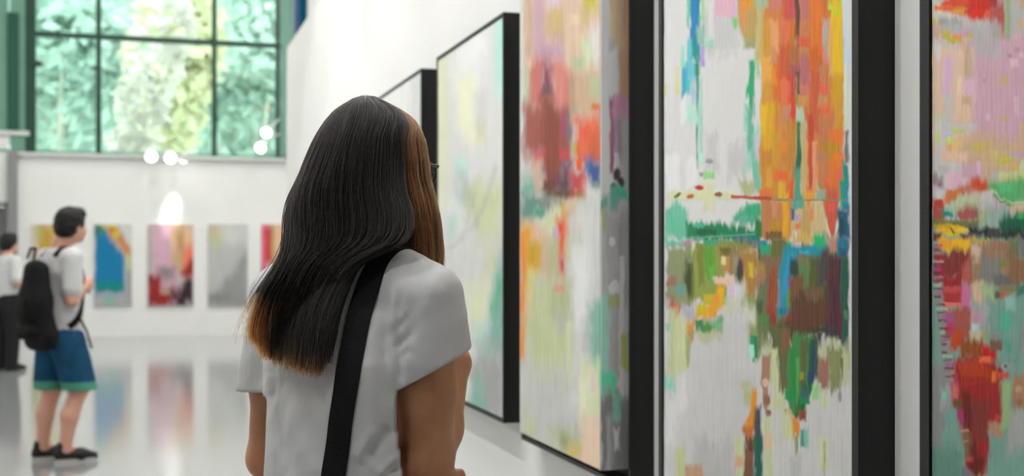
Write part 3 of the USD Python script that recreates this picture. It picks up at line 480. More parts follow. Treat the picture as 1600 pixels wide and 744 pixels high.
    p([(1480, 322), (1500, 308), (1530, 298), (1536, 318), (1520, 324), (1490, 330)], (192, 206, 166), 2, 4); r(1532, 298, 1550, 314, (216, 216, 214), 2, 3); r(1534, 312, 1552, 328, (206, 206, 206)); p([(1496, 334), (1512, 320), (1528, 326), (1532, 342), (1510, 346), (1498, 342)], (178, 88, 78), 2, 4); r(1520, 330, 1534, 340, (146, 96, 82)); r(1530, 326, 1548, 350, (172, 186, 146), 2, 4); r(1546, 326, 1584, 356, (156, 186, 176), 2, 5); r(1578, 320, 1606, 334, (212, 190, 160)); p([(1560, 345), (1580, 336), (1606, 334), (1606, 372), (1572, 372), (1562, 358)], (0, 98, 70), 2, 4); r(1590, 334, 1600, 342, (60, 180, 90))
    r(1458, 344, 1530, 356, (116, 122, 64), 2, 4); p([(1510, 356), (1606, 362), (1606, 376), (1560, 374), (1520, 372)], (42, 40, 40), 1.5, 4); r(1544, 356, 1562, 370, (70, 66, 70)); dab(1486, 359, 24, 8, (240, 182, 30)); dab(1504, 360, 10, 4, (250, 206, 60)); r(1460, 350, 1486, 356, (206, 166, 20)); r(1478, 364, 1500, 369, (216, 206, 40)); b.line([(1486, 356), (1492, 366)], 2, (90, 60, 20)); r(1458, 364, 1472, 376, (116, 44, 30)); r(1500, 366, 1518, 376, (84, 40, 70))
    p([(1464, 372), (1524, 374), (1528, 386), (1518, 396), (1490, 394), (1470, 386)], (250, 190, 10), 1.5, 3); r(1466, 374, 1488, 388, (240, 168, 20)); p([(1518, 376), (1546, 374), (1540, 386), (1522, 388)], (212, 206, 52)); b.line([(1488, 394), (1522, 397)], 4, (246, 214, 160))
    r(1460, 392, 1518, 436, (134, 48, 36), 2, 4); r(1464, 400, 1475, 440, (164, 28, 34)); r(1474, 430, 1504, 456, (160, 28, 32), 2, 4); p([(1502, 418), (1518, 398), (1518, 448), (1504, 446)], (186, 90, 82)); r(1518, 378, 1580, 444, (168, 128, 98), 2, 6); r(1518, 384, 1532, 402, (216, 190, 168)); r(1522, 400, 1530, 412, (196, 170, 130)); r(1532, 400, 1564, 440, (133, 133, 132), 2, 5); r(1552, 430, 1594, 446, (111, 111, 111), 2, 4); r(1576, 376, 1592, 402, (112, 122, 76)); r(1560, 406, 1572, 418, (126, 140, 70)); r(1576, 400, 1606, 444, (142, 106, 72), 2, 5); r(1592, 372, 1604, 400, (122, 124, 122)); r(1548, 378, 1578, 392, (160, 122, 94))
    r(1472, 448, 1504, 462, (206, 76, 78)); r(1474, 458, 1504, 474, (182, 44, 50)); b.line([(1474, 476), (1506, 476)], 6, (236, 118, 104)); p([(1504, 446), (1518, 452), (1518, 492), (1504, 484)], (216, 116, 164), 2, 3); r(1506, 480, 1512, 492, (170, 80, 130)); r(1518, 446, 1536, 476, (222, 190, 156), 2, 4); p([(1532, 450), (1552, 446), (1556, 472), (1540, 476)], (176, 196, 148), 2, 3); r(1554, 456, 1564, 466, (76, 96, 48)); r(1562, 456, 1580, 470, (196, 84, 76)); r(1560, 446, 1594, 456, (136, 130, 82)); r(1590, 446, 1606, 462, (60, 120, 105))
    r(1476, 482, 1518, 532, (172, 86, 72), 2, 5); r(1476, 490, 1490, 506, (168, 86, 138)); r(1480, 506, 1490, 522, (204, 38, 112)); r(1518, 475, 1550, 520, (173, 173, 172), 2, 5); r(1520, 488, 1532, 504, (206, 150, 170)); r(1520, 506, 1530, 520, (200, 216, 220)); r(1516, 518, 1546, 534, (206, 190, 156), 2, 4); r(1534, 518, 1546, 536, (160, 172, 122)); r(1546, 470, 1606, 570, (122, 166, 152), 3, 8); r(1562, 490, 1580, 520, (90, 182, 150), 2, 5); r(1572, 464, 1586, 486, (150, 200, 186)); r(1548, 520, 1566, 545, (140, 146, 145)); r(1570, 535, 1582, 552, (80, 170, 135)); r(1596, 500, 1606, 550, (150, 150, 150))
    # the wedge
    r(1486, 520, 1504, 548, (198, 72, 16), 2, 4); r(1503, 532, 1536, 560, (152, 78, 12), 2, 4); r(1534, 540, 1558, 564, (204, 26, 26), 2, 4); r(1546, 532, 1566, 548, (124, 92, 70)); p([(1490, 562), (1534, 556), (1568, 576), (1568, 640), (1564, 668), (1552, 674), (1550, 705), (1540, 736), (1524, 746), (1510, 736), (1502, 680), (1492, 620)], (162, 30, 34), 2, 5)
    p([(1498, 566), (1530, 560), (1552, 580), (1556, 592), (1502, 594)], (188, 58, 16), 2, 4); r(1502, 590, 1556, 597, (166, 38, 0)); r(1532, 558, 1548, 566, (255, 112, 66)); r(1550, 580, 1558, 596, (236, 118, 40)); p([(1504, 612), (1516, 612), (1524, 650), (1526, 700), (1540, 716), (1530, 742), (1514, 734), (1508, 690), (1506, 650)], (110, 26, 14), 2, 5); r(1518, 626, 1548, 692, (132, 48, 36), 2, 5); r(1556, 648, 1564, 656, (206, 58, 52)); r(1544, 660, 1566, 684, (186, 140, 110)); r(1548, 696, 1556, 714, (104, 28, 66))
    p([(1482, 576), (1490, 572), (1496, 620), (1502, 660), (1498, 690), (1490, 640), (1484, 610)], (176, 66, 126), 2, 4); r(1474, 580, 1490, 596, (190, 140, 96)); r(1488, 600, 1496, 625, (216, 112, 92)); r(1490, 624, 1502, 638, (112, 76, 32)); r(1498, 640, 1506, 660, (172, 52, 110)); p([(1502, 668), (1518, 672), (1518, 715), (1508, 716)], (132, 96, 66), 2, 4); b.line([(1500, 674), (1514, 672)], 3, (216, 140, 120)); b.line([(1504, 690), (1516, 688)], 2.5, (190, 140, 100)); r(1510, 714, 1520, 722, (196, 80, 56))
    r(1455, 575, 1484, 705, (142, 144, 144), 3, 8); p([(1474, 640), (1492, 636), (1506, 700), (1506, 800), (1474, 800)], (124, 168, 152), 3, 6); r(1456, 700, 1504, 800, (102, 146, 130), 3, 7); r(1470, 605, 1484, 640, (166, 172, 170), 2, 6); dab(1476, 618, 4, 7, (120, 210, 176)); r(1518, 740, 1532, 800, (146, 176, 90)); r(1504, 736, 1520, 800, (120, 122, 124)); r(1546, 684, 1606, 800, (124, 168, 152), 3, 7); r(1576, 640, 1606, 706, (173, 173, 172), 3, 7); r(1566, 600, 1580, 670, (152, 188, 132), 2, 5); dab(1572, 573, 8, 7, (158, 164, 168)); dab(1572, 573, 2.5, 2.5, (80, 84, 90)); r(1560, 582, 1576, 592, (206, 84, 70)); p([(1582, 590), (1606, 578), (1606, 640), (1584, 636)], (172, 130, 96), 2, 5); dab(1592, 608, 6, 6, (196, 160, 130)); dab(1594, 628, 6, 5, (150, 108, 76))
    for k in range(34):       # little ticks down the left edge
        y = 382 + k * 6.2; c = [(206, 60, 140), (90, 60, 70), (176, 120, 150), (120, 50, 40), (200, 190, 190), (90, 90, 110)][(k * 7) % 6]
        x0 = 1459 + max(0, k - 10) * .8; r(x0, y, x0 + rnd.uniform(8, 18), y + 3.2, c, 1, 1.5)

def art_salmon(b):            # salmon and orange flowers over pale olive
    b.soft = 1.7
    r, p, d, dab = b.r, b.poly, b.drip, b.dab
    r(815, -30, 952, 115, (236, 204, 178), 4, 8); r(812, -30, 819, 300, (232, 232, 230)); r(822, -30, 834, 85, (216, 182, 150), 3, 6); r(834, -30, 850, 90, (213, 173, 191), 3, 5); p([(834, 60), (880, 58), (880, 92), (838, 96)], (213, 173, 191), 3, 5); r(848, 14, 878, 60, (216, 182, 150), 3, 6); r(862, 18, 880, 45, (222, 192, 116), 3, 5); r(856, -30, 876, 14, (234, 210, 220)); r(912, -30, 932, 16, (215, 206, 40), 3, 4); r(908, 10, 920, 40, (214, 190, 120), 3, 5); r(892, 22, 904, 38, (255, 220, 190)); r(908, 60, 926, 120, (224, 233, 190), 3, 5); r(922, 40, 938, 118, (238, 238, 240), 3, 4); r(818, 105, 826, 165, (206, 222, 180), 2, 4)
    r(820, 160, 892, 232, (168, 84, 72), 4, 8); p([(826, 165), (828, 110), (838, 90), (852, 92), (852, 150), (846, 170)], (216, 122, 112), 3, 6); p([(862, 165), (862, 95), (876, 88), (892, 110), (895, 160), (886, 176)], (230, 142, 130), 3, 6); r(848, 82, 862, 104, (198, 152, 172), 3, 4); r(848, 104, 862, 150, (152, 60, 96), 3, 4); r(848, 132, 862, 148, (112, 86, 108)); r(884, 124, 894, 165, (210, 120, 108), 3, 5)
    p([(846, 148), (862, 148), (880, 200), (882, 265), (860, 282), (848, 270), (844, 210)], (149, 61, 46), 4, 6); r(820, 170, 848, 240, (170, 84, 72), 4, 6); r(876, 176, 892, 250, (172, 82, 76), 3, 5); p([(850, 225), (880, 225), (880, 300), (850, 300)], (148, 62, 46), 4, 6); r(878, 178, 886, 210, (180, 66, 110)); r(885, 180, 893, 215, (110, 120, 120)); r(832, 238, 850, 258, (222, 84, 100), 3, 4); r(876, 232, 890, 252, (216, 66, 70))
    r(894, 105, 936, 185, (220, 186, 152), 4, 7); r(892, 120, 900, 180, (190, 160, 130), 3, 4); r(895, 90, 912, 105, (196, 212, 168), 3, 4); r(922, 120, 938, 150, (196, 206, 160), 3, 4); r(895, 182, 906, 195, (236, 140, 120), 3, 4)
    p([(905, 190), (925, 182), (940, 165), (940, 252), (925, 254), (912, 262), (900, 256), (900, 210)], (242, 114, 70), 3, 6); r(908, 198, 920, 216, (255, 84, 50), 3, 4); r(924, 162, 938, 172, (222, 124, 50)); r(922, 205, 938, 255, (219, 96, 50), 3, 5); r(900, 228, 910, 246, (255, 110, 12)); r(900, 250, 908, 266, (255, 96, 10)); r(893, 222, 900, 240, (196, 190, 110))
    r(879, 252, 894, 302, (112, 78, 98), 3, 5); r(862, 280, 886, 298, (96, 56, 76), 3, 4); r(850, 282, 866, 298, (112, 46, 36)); r(850, 296, 895, 309, (102, 62, 32), 3, 4); r(892, 268, 914, 308, (204, 68, 72), 3, 5); r(905, 282, 916, 306, (220, 90, 80)); r(892, 298, 912, 308, (180, 80, 70)); p([(916, 250), (924, 246), (938, 262), (936, 290), (926, 294), (918, 276)], (42, 82, 152), 3, 4); r(924, 284, 936, 294, (60, 120, 110)); r(914, 246, 922, 266, (76, 122, 172)); r(908, 240, 916, 252, (206, 110, 120)); p([(914, 290), (932, 296), (938, 310), (914, 310)], (226, 232, 226), 3, 4)
    r(815, 268, 845, 285, (184, 184, 182), 3, 5); r(818, 282, 836, 300, (86, 196, 162), 3, 4); r(834, 252, 846, 300, (226, 190, 160), 3, 4); p([(815, 298), (845, 302), (862, 312), (850, 330), (816, 346)], (102, 152, 138), 3, 6); r(844, 308, 880, 326, (136, 132, 124), 3, 5); r(834, 326, 852, 338, (80, 170, 140), 3, 4); r(836, 298, 850, 310, (196, 200, 196))
    p([(838, 355), (862, 330), (878, 318), (880, 350), (868, 372), (848, 388), (836, 372)], (222, 230, 186), 3, 6); r(878, 318, 902, 344, (236, 172, 22), 3, 4); r(884, 328, 896, 340, (206, 140, 14)); r(902, 310, 910, 346, (172, 190, 112), 3, 3); r(870, 342, 886, 402, (246, 96, 30), 3, 5); r(873, 350, 882, 372, (240, 60, 40)); r(873, 400, 883, 432, (216, 62, 62), 3, 4); r(886, 356, 894, 402, (202, 192, 62), 3, 4); r(892, 344, 910, 388, (166, 182, 132), 3, 5); r(880, 350, 890, 366, (240, 130, 60)); r(896, 340, 908, 356, (216, 178, 150)); r(876, 430, 884, 446, (246, 120, 110)); r(902, 318, 912, 335, (216, 216, 214)); r(865, 356, 872, 376, (206, 180, 220))
    p([(815, 350), (832, 348), (836, 368), (848, 374), (848, 424), (826, 426), (818, 400)], (234, 178, 14), 3, 5); r(828, 378, 838, 412, (214, 172, 20)); p([(812, 358), (820, 355), (826, 430), (824, 500), (818, 560), (811, 560)], (250, 150, 30), 3, 5); r(831, 356, 850, 374, (240, 192, 172), 3, 4); r(848, 372, 872, 442, (219, 187, 156), 4, 6); r(824, 425, 834, 450, (232, 214, 110), 3, 4); r(822, 450, 834, 476, (240, 210, 130), 3, 4); r(820, 476, 832, 494, (244, 196, 170)); r(862, 380, 870, 430, (186, 200, 150), 3, 4)
    r(912, 330, 924, 396, (210, 210, 210), 4, 5); r(888, 325, 940, 640, (229, 229, 228), 4, 6); p([(834, 430), (860, 440), (890, 432), (892, 600), (884, 612), (832, 612), (820, 500)], (208, 216, 168), 5, 8); r(862, 446, 892, 490, (192, 200, 152), 4, 6); r(868, 446, 880, 456, (236, 160, 140)); r(898, 390, 918, 508, (247, 247, 247), 4, 5); r(872, 488, 884, 520, (190, 192, 190), 3, 4); r(885, 505, 892, 600, (226, 234, 188), 3, 4); r(912, 500, 922, 545, (190, 190, 190), 4, 5); r(924, 320, 940, 470, (214, 214, 213), 4, 5)
    p([(920, 478), (940, 470), (940, 640), (930, 580), (922, 565)], (150, 196, 180), 3, 5); r(930, 475, 942, 580, (136, 184, 168), 3, 4); r(932, 570, 942, 590, (80, 190, 150)); r(908, 566, 940, 662, (228, 236, 194), 4, 5); r(924, 580, 929, 612, (255, 206, 220), 2, 3); r(907, 600, 916, 642, (248, 255, 208), 3, 4); r(812, 572, 888, 676, (210, 210, 209), 5, 8); p([(906, 655), (942, 650), (942, 760), (900, 760), (908, 700)], (255, 218, 192), 4, 6); p([(860, 672), (885, 668), (908, 680), (905, 700), (875, 704)], (190, 202, 150), 4, 6); r(876, 680, 888, 698, (160, 170, 120), 3, 4); r(888, 696, 906, 716, (224, 194, 90), 3, 4); r(818, 660, 836, 680, (206, 216, 160), 4, 5); r(812, 690, 870, 760, (208, 212, 190), 5, 8)

def art_salmon_side(b):       # the painted edge of the deep canvas
    r, p, d, dab = b.r, b.poly, b.drip, b.dab
    r(936, -60, 952, 180, (232, 232, 233), 2, 2); r(936, 178, 954, 250, (226, 234, 192), 2, 3); r(940, 245, 960, 300, (236, 236, 236), 2, 4); r(953, -60, 975, 78, (204, 164, 132), 3, 5); r(974, -60, 990, 110, (178, 142, 112), 2, 4); r(952, 76, 968, 152, (190, 190, 189), 2, 4); r(968, 80, 984, 165, (180, 142, 112), 3, 4); r(952, 60, 960, 80, (160, 160, 160)); r(952, 148, 960, 270, (140, 88, 116), 2, 3); r(958, 150, 982, 190, (182, 132, 156), 3, 4); r(960, 185, 975, 250, (150, 130, 140), 3, 5); r(972, 180, 990, 280, (160, 162, 162), 3, 4); r(960, 240, 966, 262, (240, 190, 215))
    for x, y in ((962, 275), (968, 282), (958, 292), (964, 270), (972, 287)): dab(x, y, 5, 7, (66, 62, 66), 2, 3)
    r(966, 294, 982, 314, (72, 172, 140), 2, 4); r(952, 290, 966, 328, (92, 152, 138), 2, 4); r(938, 310, 950, 328, (96, 150, 134)); r(940, 326, 950, 356, (150, 162, 112), 2, 3); dab(958, 348, 7, 7, (244, 206, 176)); r(946, 330, 990, 480, (150, 150, 150), 4, 7); dab(956, 378, 4, 7, (236, 236, 236)); dab(960, 450, 9, 9, (236, 236, 236)); r(968, 400, 974, 640, (214, 214, 214), 2, 3); r(936, 460, 952, 590, (140, 184, 168), 2, 3); r(951, 462, 968, 480, (146, 152, 90), 2, 3); r(952, 478, 966, 590, (150, 150, 149), 3, 5); r(970, 520, 982, 580, (152, 158, 92), 2, 4); r(934, 578, 960, 605, (92, 184, 150), 2, 3); r(936, 600, 956, 625, (122, 164, 150), 2, 3); r(955, 588, 962, 630, (66, 196, 140)); r(938, 618, 990, 760, (112, 112, 112), 4, 8); r(958, 620, 970, 660, (116, 164, 146), 2, 4); r(948, 650, 956, 760, (146, 146, 146), 3, 4); r(960, 670, 968, 700, (190, 190, 190), 2, 3)

def art_pale(b):              # pale greens and whites
    b.soft = 2.2
    r, p, d, dab = b.r, b.poly, b.drip, b.dab
    r(680, 80, 699, 320, (228, 232, 194), 4, 5); r(708, 40, 752, 135, (246, 246, 245), 5, 8); r(730, 20, 760, 80, (246, 246, 245), 5, 8); p([(715, 120), (742, 130), (742, 190), (750, 220), (736, 222), (716, 195)], (249, 255, 215), 4, 6); r(746, 150, 756, 195, (206, 208, 205), 4, 5); r(748, 195, 757, 216, (212, 214, 168), 3, 4); r(774, 20, 790, 150, (194, 242, 226), 3, 4); r(713, 250, 729, 272, (196, 240, 226), 3, 4); r(716, 268, 728, 284, (170, 212, 200), 3, 4); dab(722, 301, 10, 9, (138, 182, 172), 4, 5); p([(728, 290), (748, 296), (746, 340), (730, 342)], (190, 196, 152), 4, 6); r(744, 288, 786, 385, (208, 216, 168), 4, 7); r(698, 300, 716, 345, (230, 230, 230), 4, 6); r(700, 342, 712, 372, (176, 222, 206), 3, 4); b.line([(690, 392), (706, 386), (722, 374), (745, 350), (775, 262)], 3, (178, 178, 176), 2, 3); r(714, 270, 726, 300, (206, 206, 205), 3, 4)
    r(680, 372, 790, 450, (214, 214, 212), 6, 10); p([(713, 460), (738, 455), (752, 440), (770, 430), (765, 470), (748, 510), (735, 500), (730, 480)], (226, 233, 192), 5, 7); r(760, 400, 775, 420, (210, 216, 168), 4, 5); p([(782, 405), (790, 405), (790, 560), (768, 560), (745, 640), (735, 640), (752, 560), (765, 500), (772, 450)], (134, 186, 170), 4, 6); p([(774, 455), (779, 430), (784, 440), (776, 480), (770, 492), (767, 485)], (58, 178, 130), 3, 4); r(742, 515, 758, 545, (170, 222, 206), 4, 5); r(735, 535, 750, 560, (220, 220, 220), 4, 5); r(746, 545, 790, 665, (171, 171, 170), 5, 9); p([(736, 590), (752, 585), (760, 640), (752, 655), (732, 650)], (138, 188, 172), 4, 6); r(738, 570, 746, 590, (160, 160, 160), 3, 4)

def art_white(b):
    b.r(595, 100, 640, 420, (236, 236, 235), 8, 12); b.r(640, 120, 662, 420, (214, 216, 214), 5, 8); b.r(600, 200, 630, 300, (222, 230, 214), 8, 12); b.r(560, 300, 640, 500, (224, 218, 206), 8, 12); b.r(540, 150, 580, 420, (230, 222, 214), 8, 12)

yA = lambda u, X=XF: on_x(u, 400, X)[0]
P6far = yA(1437)
long_wall_painting(P6far - .86, P6far, .024, art_wedge, 11, (206, 204, 202), 'large black-framed abstract with a red wedge under pale pinks, cut by the right edge', XF + .005, XF, nu=420, nv=520)
long_wall_painting(yA(1326) - .03, yA(1029), .02, art_columns, 12, (229, 229, 228), 'large black-framed abstract with orange and yellow columns dripping over green', XF + .005, XF, nu=400, nv=620)
# the deep canvas in front of its black frame
Y4n = 2.411 * 1.2; Y4f = yA(811)
t4 = thing('framed_painting', (0, 0, 0), label='black-framed deep canvas with salmon and orange blooms over pale olive and a painted side', cat='painting')
obj('frame', frame_mesh(XF + .008, Y4n, Y4f, .762, 2.24, .012, W + .0005), M['black_frame'], t4)
XC = .95 * 1.2
yn = on_x(938, 400, XC)[0]; yf = on_x(812.5, 400, XC)[0]
m, c = canvas_slab(XC, yn, yf, .815, 2.23, .02, 170, 330, art_salmon, 13, (214, 214, 212))
obj('canvas', m, M['paint'], t4, smooth=True, colors=c)
def side_slab(y, xa, xb, z0, z1, nx, nz, paint, seed, base):
    xx, zz2 = np.meshgrid(np.linspace(xa, xb, nx), np.linspace(z0, z1, nz), indexing='ij')
    P = np.stack([xx.ravel(), np.full(xx.size, y), zz2.ravel()], 1); u, v = seen(P)
    b = Brush(u, v, base, seed); paint(b); P[:, 1] -= .0008 * np.clip(b.h, 0, 1)
    i = np.arange(nx * nz).reshape(nx, nz); f = np.stack([i[:-1, :-1], i[1:, :-1], i[1:, 1:], i[:-1, 1:]], -1).reshape(-1, 4)
    Q = P.copy(); Q[:, 1] = y + .004; n = len(P)
    f2 = f[:, ::-1] + n
    ring = np.r_[i[:, 0], i[-1, 1:], i[-2::-1, -1], i[0, -2:0:-1]]; k2 = np.roll(ring, -1)
    f = np.vstack([f, f2, np.stack([ring, ring + n, k2 + n, k2], -1)])
    return (np.vstack([P, Q]), f), np.clip(np.vstack([b.c, b.c]), 0, .94)
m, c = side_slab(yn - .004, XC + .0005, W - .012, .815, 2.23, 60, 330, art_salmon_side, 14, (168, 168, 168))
c = np.clip(c * 1.9, 0, .9)  # side paint lightened to make up for the weak light on this face
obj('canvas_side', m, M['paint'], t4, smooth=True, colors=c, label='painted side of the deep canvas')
obj('stretcher', box((XC + .02, yn + .0005, .817), (W - .013, yf - .002, 2.228)), M['backing'], t4)
long_wall_painting(yA(785) - .012, yA(682), .012, art_pale, 15, (227, 227, 226), 'black-framed painting of pale greens and whites, directly right of the woman in glasses', XF + .004, XF, nu=170, nv=260)
long_wall_painting(yA(657) - .012, yA(657) + 1.05, .012, art_white, 16, (232, 232, 231), 'mostly white black-framed painting partly hidden behind the long-haired woman', XF + .004, XF, nu=90, nv=130)

# ------------------------------------------------------------------ five canvases on the back wall
def back_painting(u0, u1, v0, v1, paint, seed, base, label):
    Y = YB - .045
    x0, z1 = on_y(u0, v0, Y); x1, z0 = on_y(u1, v1, Y); cx, cz = (x0 + x1) / 2, z0
    t = thing('canvas_painting', (cx, YB, cz), label=label, cat='painting', group=None)
    nu, nv = 56, 96
    xx, zz3 = np.meshgrid(np.linspace(x0, x1, nu), np.linspace(z0, z1, nv), indexing='ij')
    P = np.stack([xx.ravel(), np.full(xx.size, Y), zz3.ravel()], 1); u, v = seen(P)
    b = Brush(u, v, base, seed); paint(b)
    i = np.arange(nu * nv).reshape(nu, nv); f = np.stack([i[:-1, :-1], i[1:, :-1], i[1:, 1:], i[:-1, 1:]], -1).reshape(-1, 4)
    Q = P.copy(); Q[:, 1] += .004; n = len(P)
    ring = np.r_[i[:, 0], i[-1, 1:], i[-2::-1, -1], i[0, -2:0:-1]]; k2 = np.roll(ring, -1)
    f = np.vstack([f, f[:, ::-1] + n, np.stack([ring, ring + n, k2 + n, k2], -1)])
    V = np.vstack([P, Q]) - [cx, YB, cz]
    obj('canvas', (V, f), M['paint'], t, smooth=False, colors=np.clip(np.vstack([b.c, b.c]), 0, .94))
    hx_, hz_ = (x1 - x0) / 2, z1 - z0
    obj('stretcher', box((-hx_ + .001, -.0405, .001), (hx_ - .001, -.002, hz_ - .001)), M['white_frame'], t)
def bk1(b):
    b.r(50, 350, 62, 420, (226, 196, 190), 2, 4); b.r(52, 395, 66, 430, (206, 160, 120), 3, 4); b.r(60, 352, 84, 420, (196, 158, 66), 4, 5); b.r(54, 352, 64, 375, (180, 192, 120), 3, 4); b.r(80, 352, 100, 375, (222, 186, 96), 4, 5); b.r(44, 405, 64, 480, (160, 170, 96), 4, 5); b.r(62, 385, 82, 402, (176, 186, 40), 3, 4); b.r(70, 402, 110, 480, (190, 186, 180), 4, 6)
def bk2(b):
    b.poly([(148, 362), (166, 356), (185, 385), (195, 400), (194, 455), (148, 455)], (0, 122, 172), 3, 4); b.r(148, 440, 194, 458, (0, 138, 130), 3, 4); b.r(148, 352, 164, 366, (60, 120, 100), 3, 4); b.poly([(166, 352), (180, 350), (206, 385), (206, 405), (196, 402), (180, 382)], (196, 138, 92), 3, 4); b.dab(175, 359, 5, 5, (228, 110, 10)); b.dab(181, 366, 5, 6, (206, 190, 50)); b.r(162, 345, 180, 355, (206, 212, 80), 3, 3); b.poly([(176, 348), (208, 348), (208, 384), (200, 376)], (212, 214, 208), 3, 4); b.r(197, 400, 208, 420, (190, 200, 130), 3, 4); b.r(197, 420, 208, 480, (168, 168, 168), 3, 4); b.r(146, 457, 196, 466, (160, 160, 196), 3, 3); b.r(146, 463, 206, 482, (172, 174, 173), 3, 4); b.r(164, 462, 178, 476, (134, 192, 168), 3, 3)
def bk3(b):
    b.r(230, 352, 240, 440, (176, 172, 172), 3, 4); b.r(238, 352, 272, 430, (214, 172, 190), 4, 5); b.r(254, 352, 268, 372, (240, 200, 214), 3, 4); b.r(268, 352, 302, 390, (238, 196, 150), 4, 5); b.r(276, 362, 287, 415, (186, 146, 100), 4, 4); b.poly([(284, 390), (302, 380), (302, 420), (290, 432), (282, 430)], (240, 122, 96), 4, 4); b.r(268, 390, 284, 420, (206, 170, 130), 4, 5); b.r(245, 415, 275, 442, (182, 140, 160), 4, 5); b.r(250, 418, 268, 432, (142, 138, 138), 3, 4); b.poly([(302, 405), (302, 430), (286, 440), (276, 462), (276, 478), (302, 478)], (52, 30, 38), 3, 4); b.poly([(302, 400), (302, 430), (292, 436), (284, 428)], (150, 30, 24), 3, 4); b.poly([(232, 432), (252, 434), (258, 460), (270, 452), (270, 480), (230, 480)], (152, 36, 30), 3, 4); b.r(252, 442, 276, 458, (206, 160, 176), 4, 5); b.r(256, 450, 268, 460, (176, 150, 110), 3, 4); b.r(268, 450, 280, 470, (84, 30, 50), 3, 4); b.r(230, 430, 238, 445, (130, 30, 66), 3, 3)
def bk4(b):
    b.r(326, 352, 342, 380, (206, 180, 150), 4, 5); b.r(328, 372, 346, 392, (196, 202, 150), 4, 5); b.r(340, 352, 358, 370, (204, 206, 176), 4, 5); b.r(350, 348, 390, 385, (214, 214, 213), 5, 6); b.r(324, 388, 390, 482, (188, 188, 187), 5, 6); b.poly([(386, 396), (388, 482), (326, 482), (326, 470), (350, 446), (372, 415)], (152, 152, 151), 4, 5); b.r(326, 460, 358, 472, (140, 140, 139), 4, 5)
def bk5(b):
    b.r(409, 352, 417, 430, (238, 90, 132), 3, 3); b.r(415, 352, 426, 410, (196, 40, 44), 3, 3); b.r(424, 352, 432, 420, (176, 140, 90), 3, 3); b.r(430, 352, 462, 400, (232, 190, 146), 4, 5); b.r(432, 395, 470, 482, (170, 120, 80), 4, 6); b.r(409, 420, 425, 440, (150, 30, 90), 3, 4); b.r(410, 438, 470, 482, (216, 200, 190), 4, 6)
back_painting(49, 107, 350, 478, bk1, 21, (206, 206, 200), 'small canvas with ochre and yellow patches behind the head of the man with the backpack')
back_painting(147, 206, 350, 478, bk2, 22, (206, 206, 205), 'small canvas with a big blue field and an orange diagonal on the far white wall')
back_painting(231, 302, 350, 478, bk3, 23, (200, 188, 188), 'small canvas in pink and dark red on the far white wall')
back_painting(325, 387, 350, 478, bk4, 24, (196, 196, 195), 'small pale grey canvas with a darker triangle on the far white wall')
back_painting(408, 470, 350, 478, bk5, 25, (216, 206, 200), 'small canvas with red and pink stripes beside the woman\'s hair')
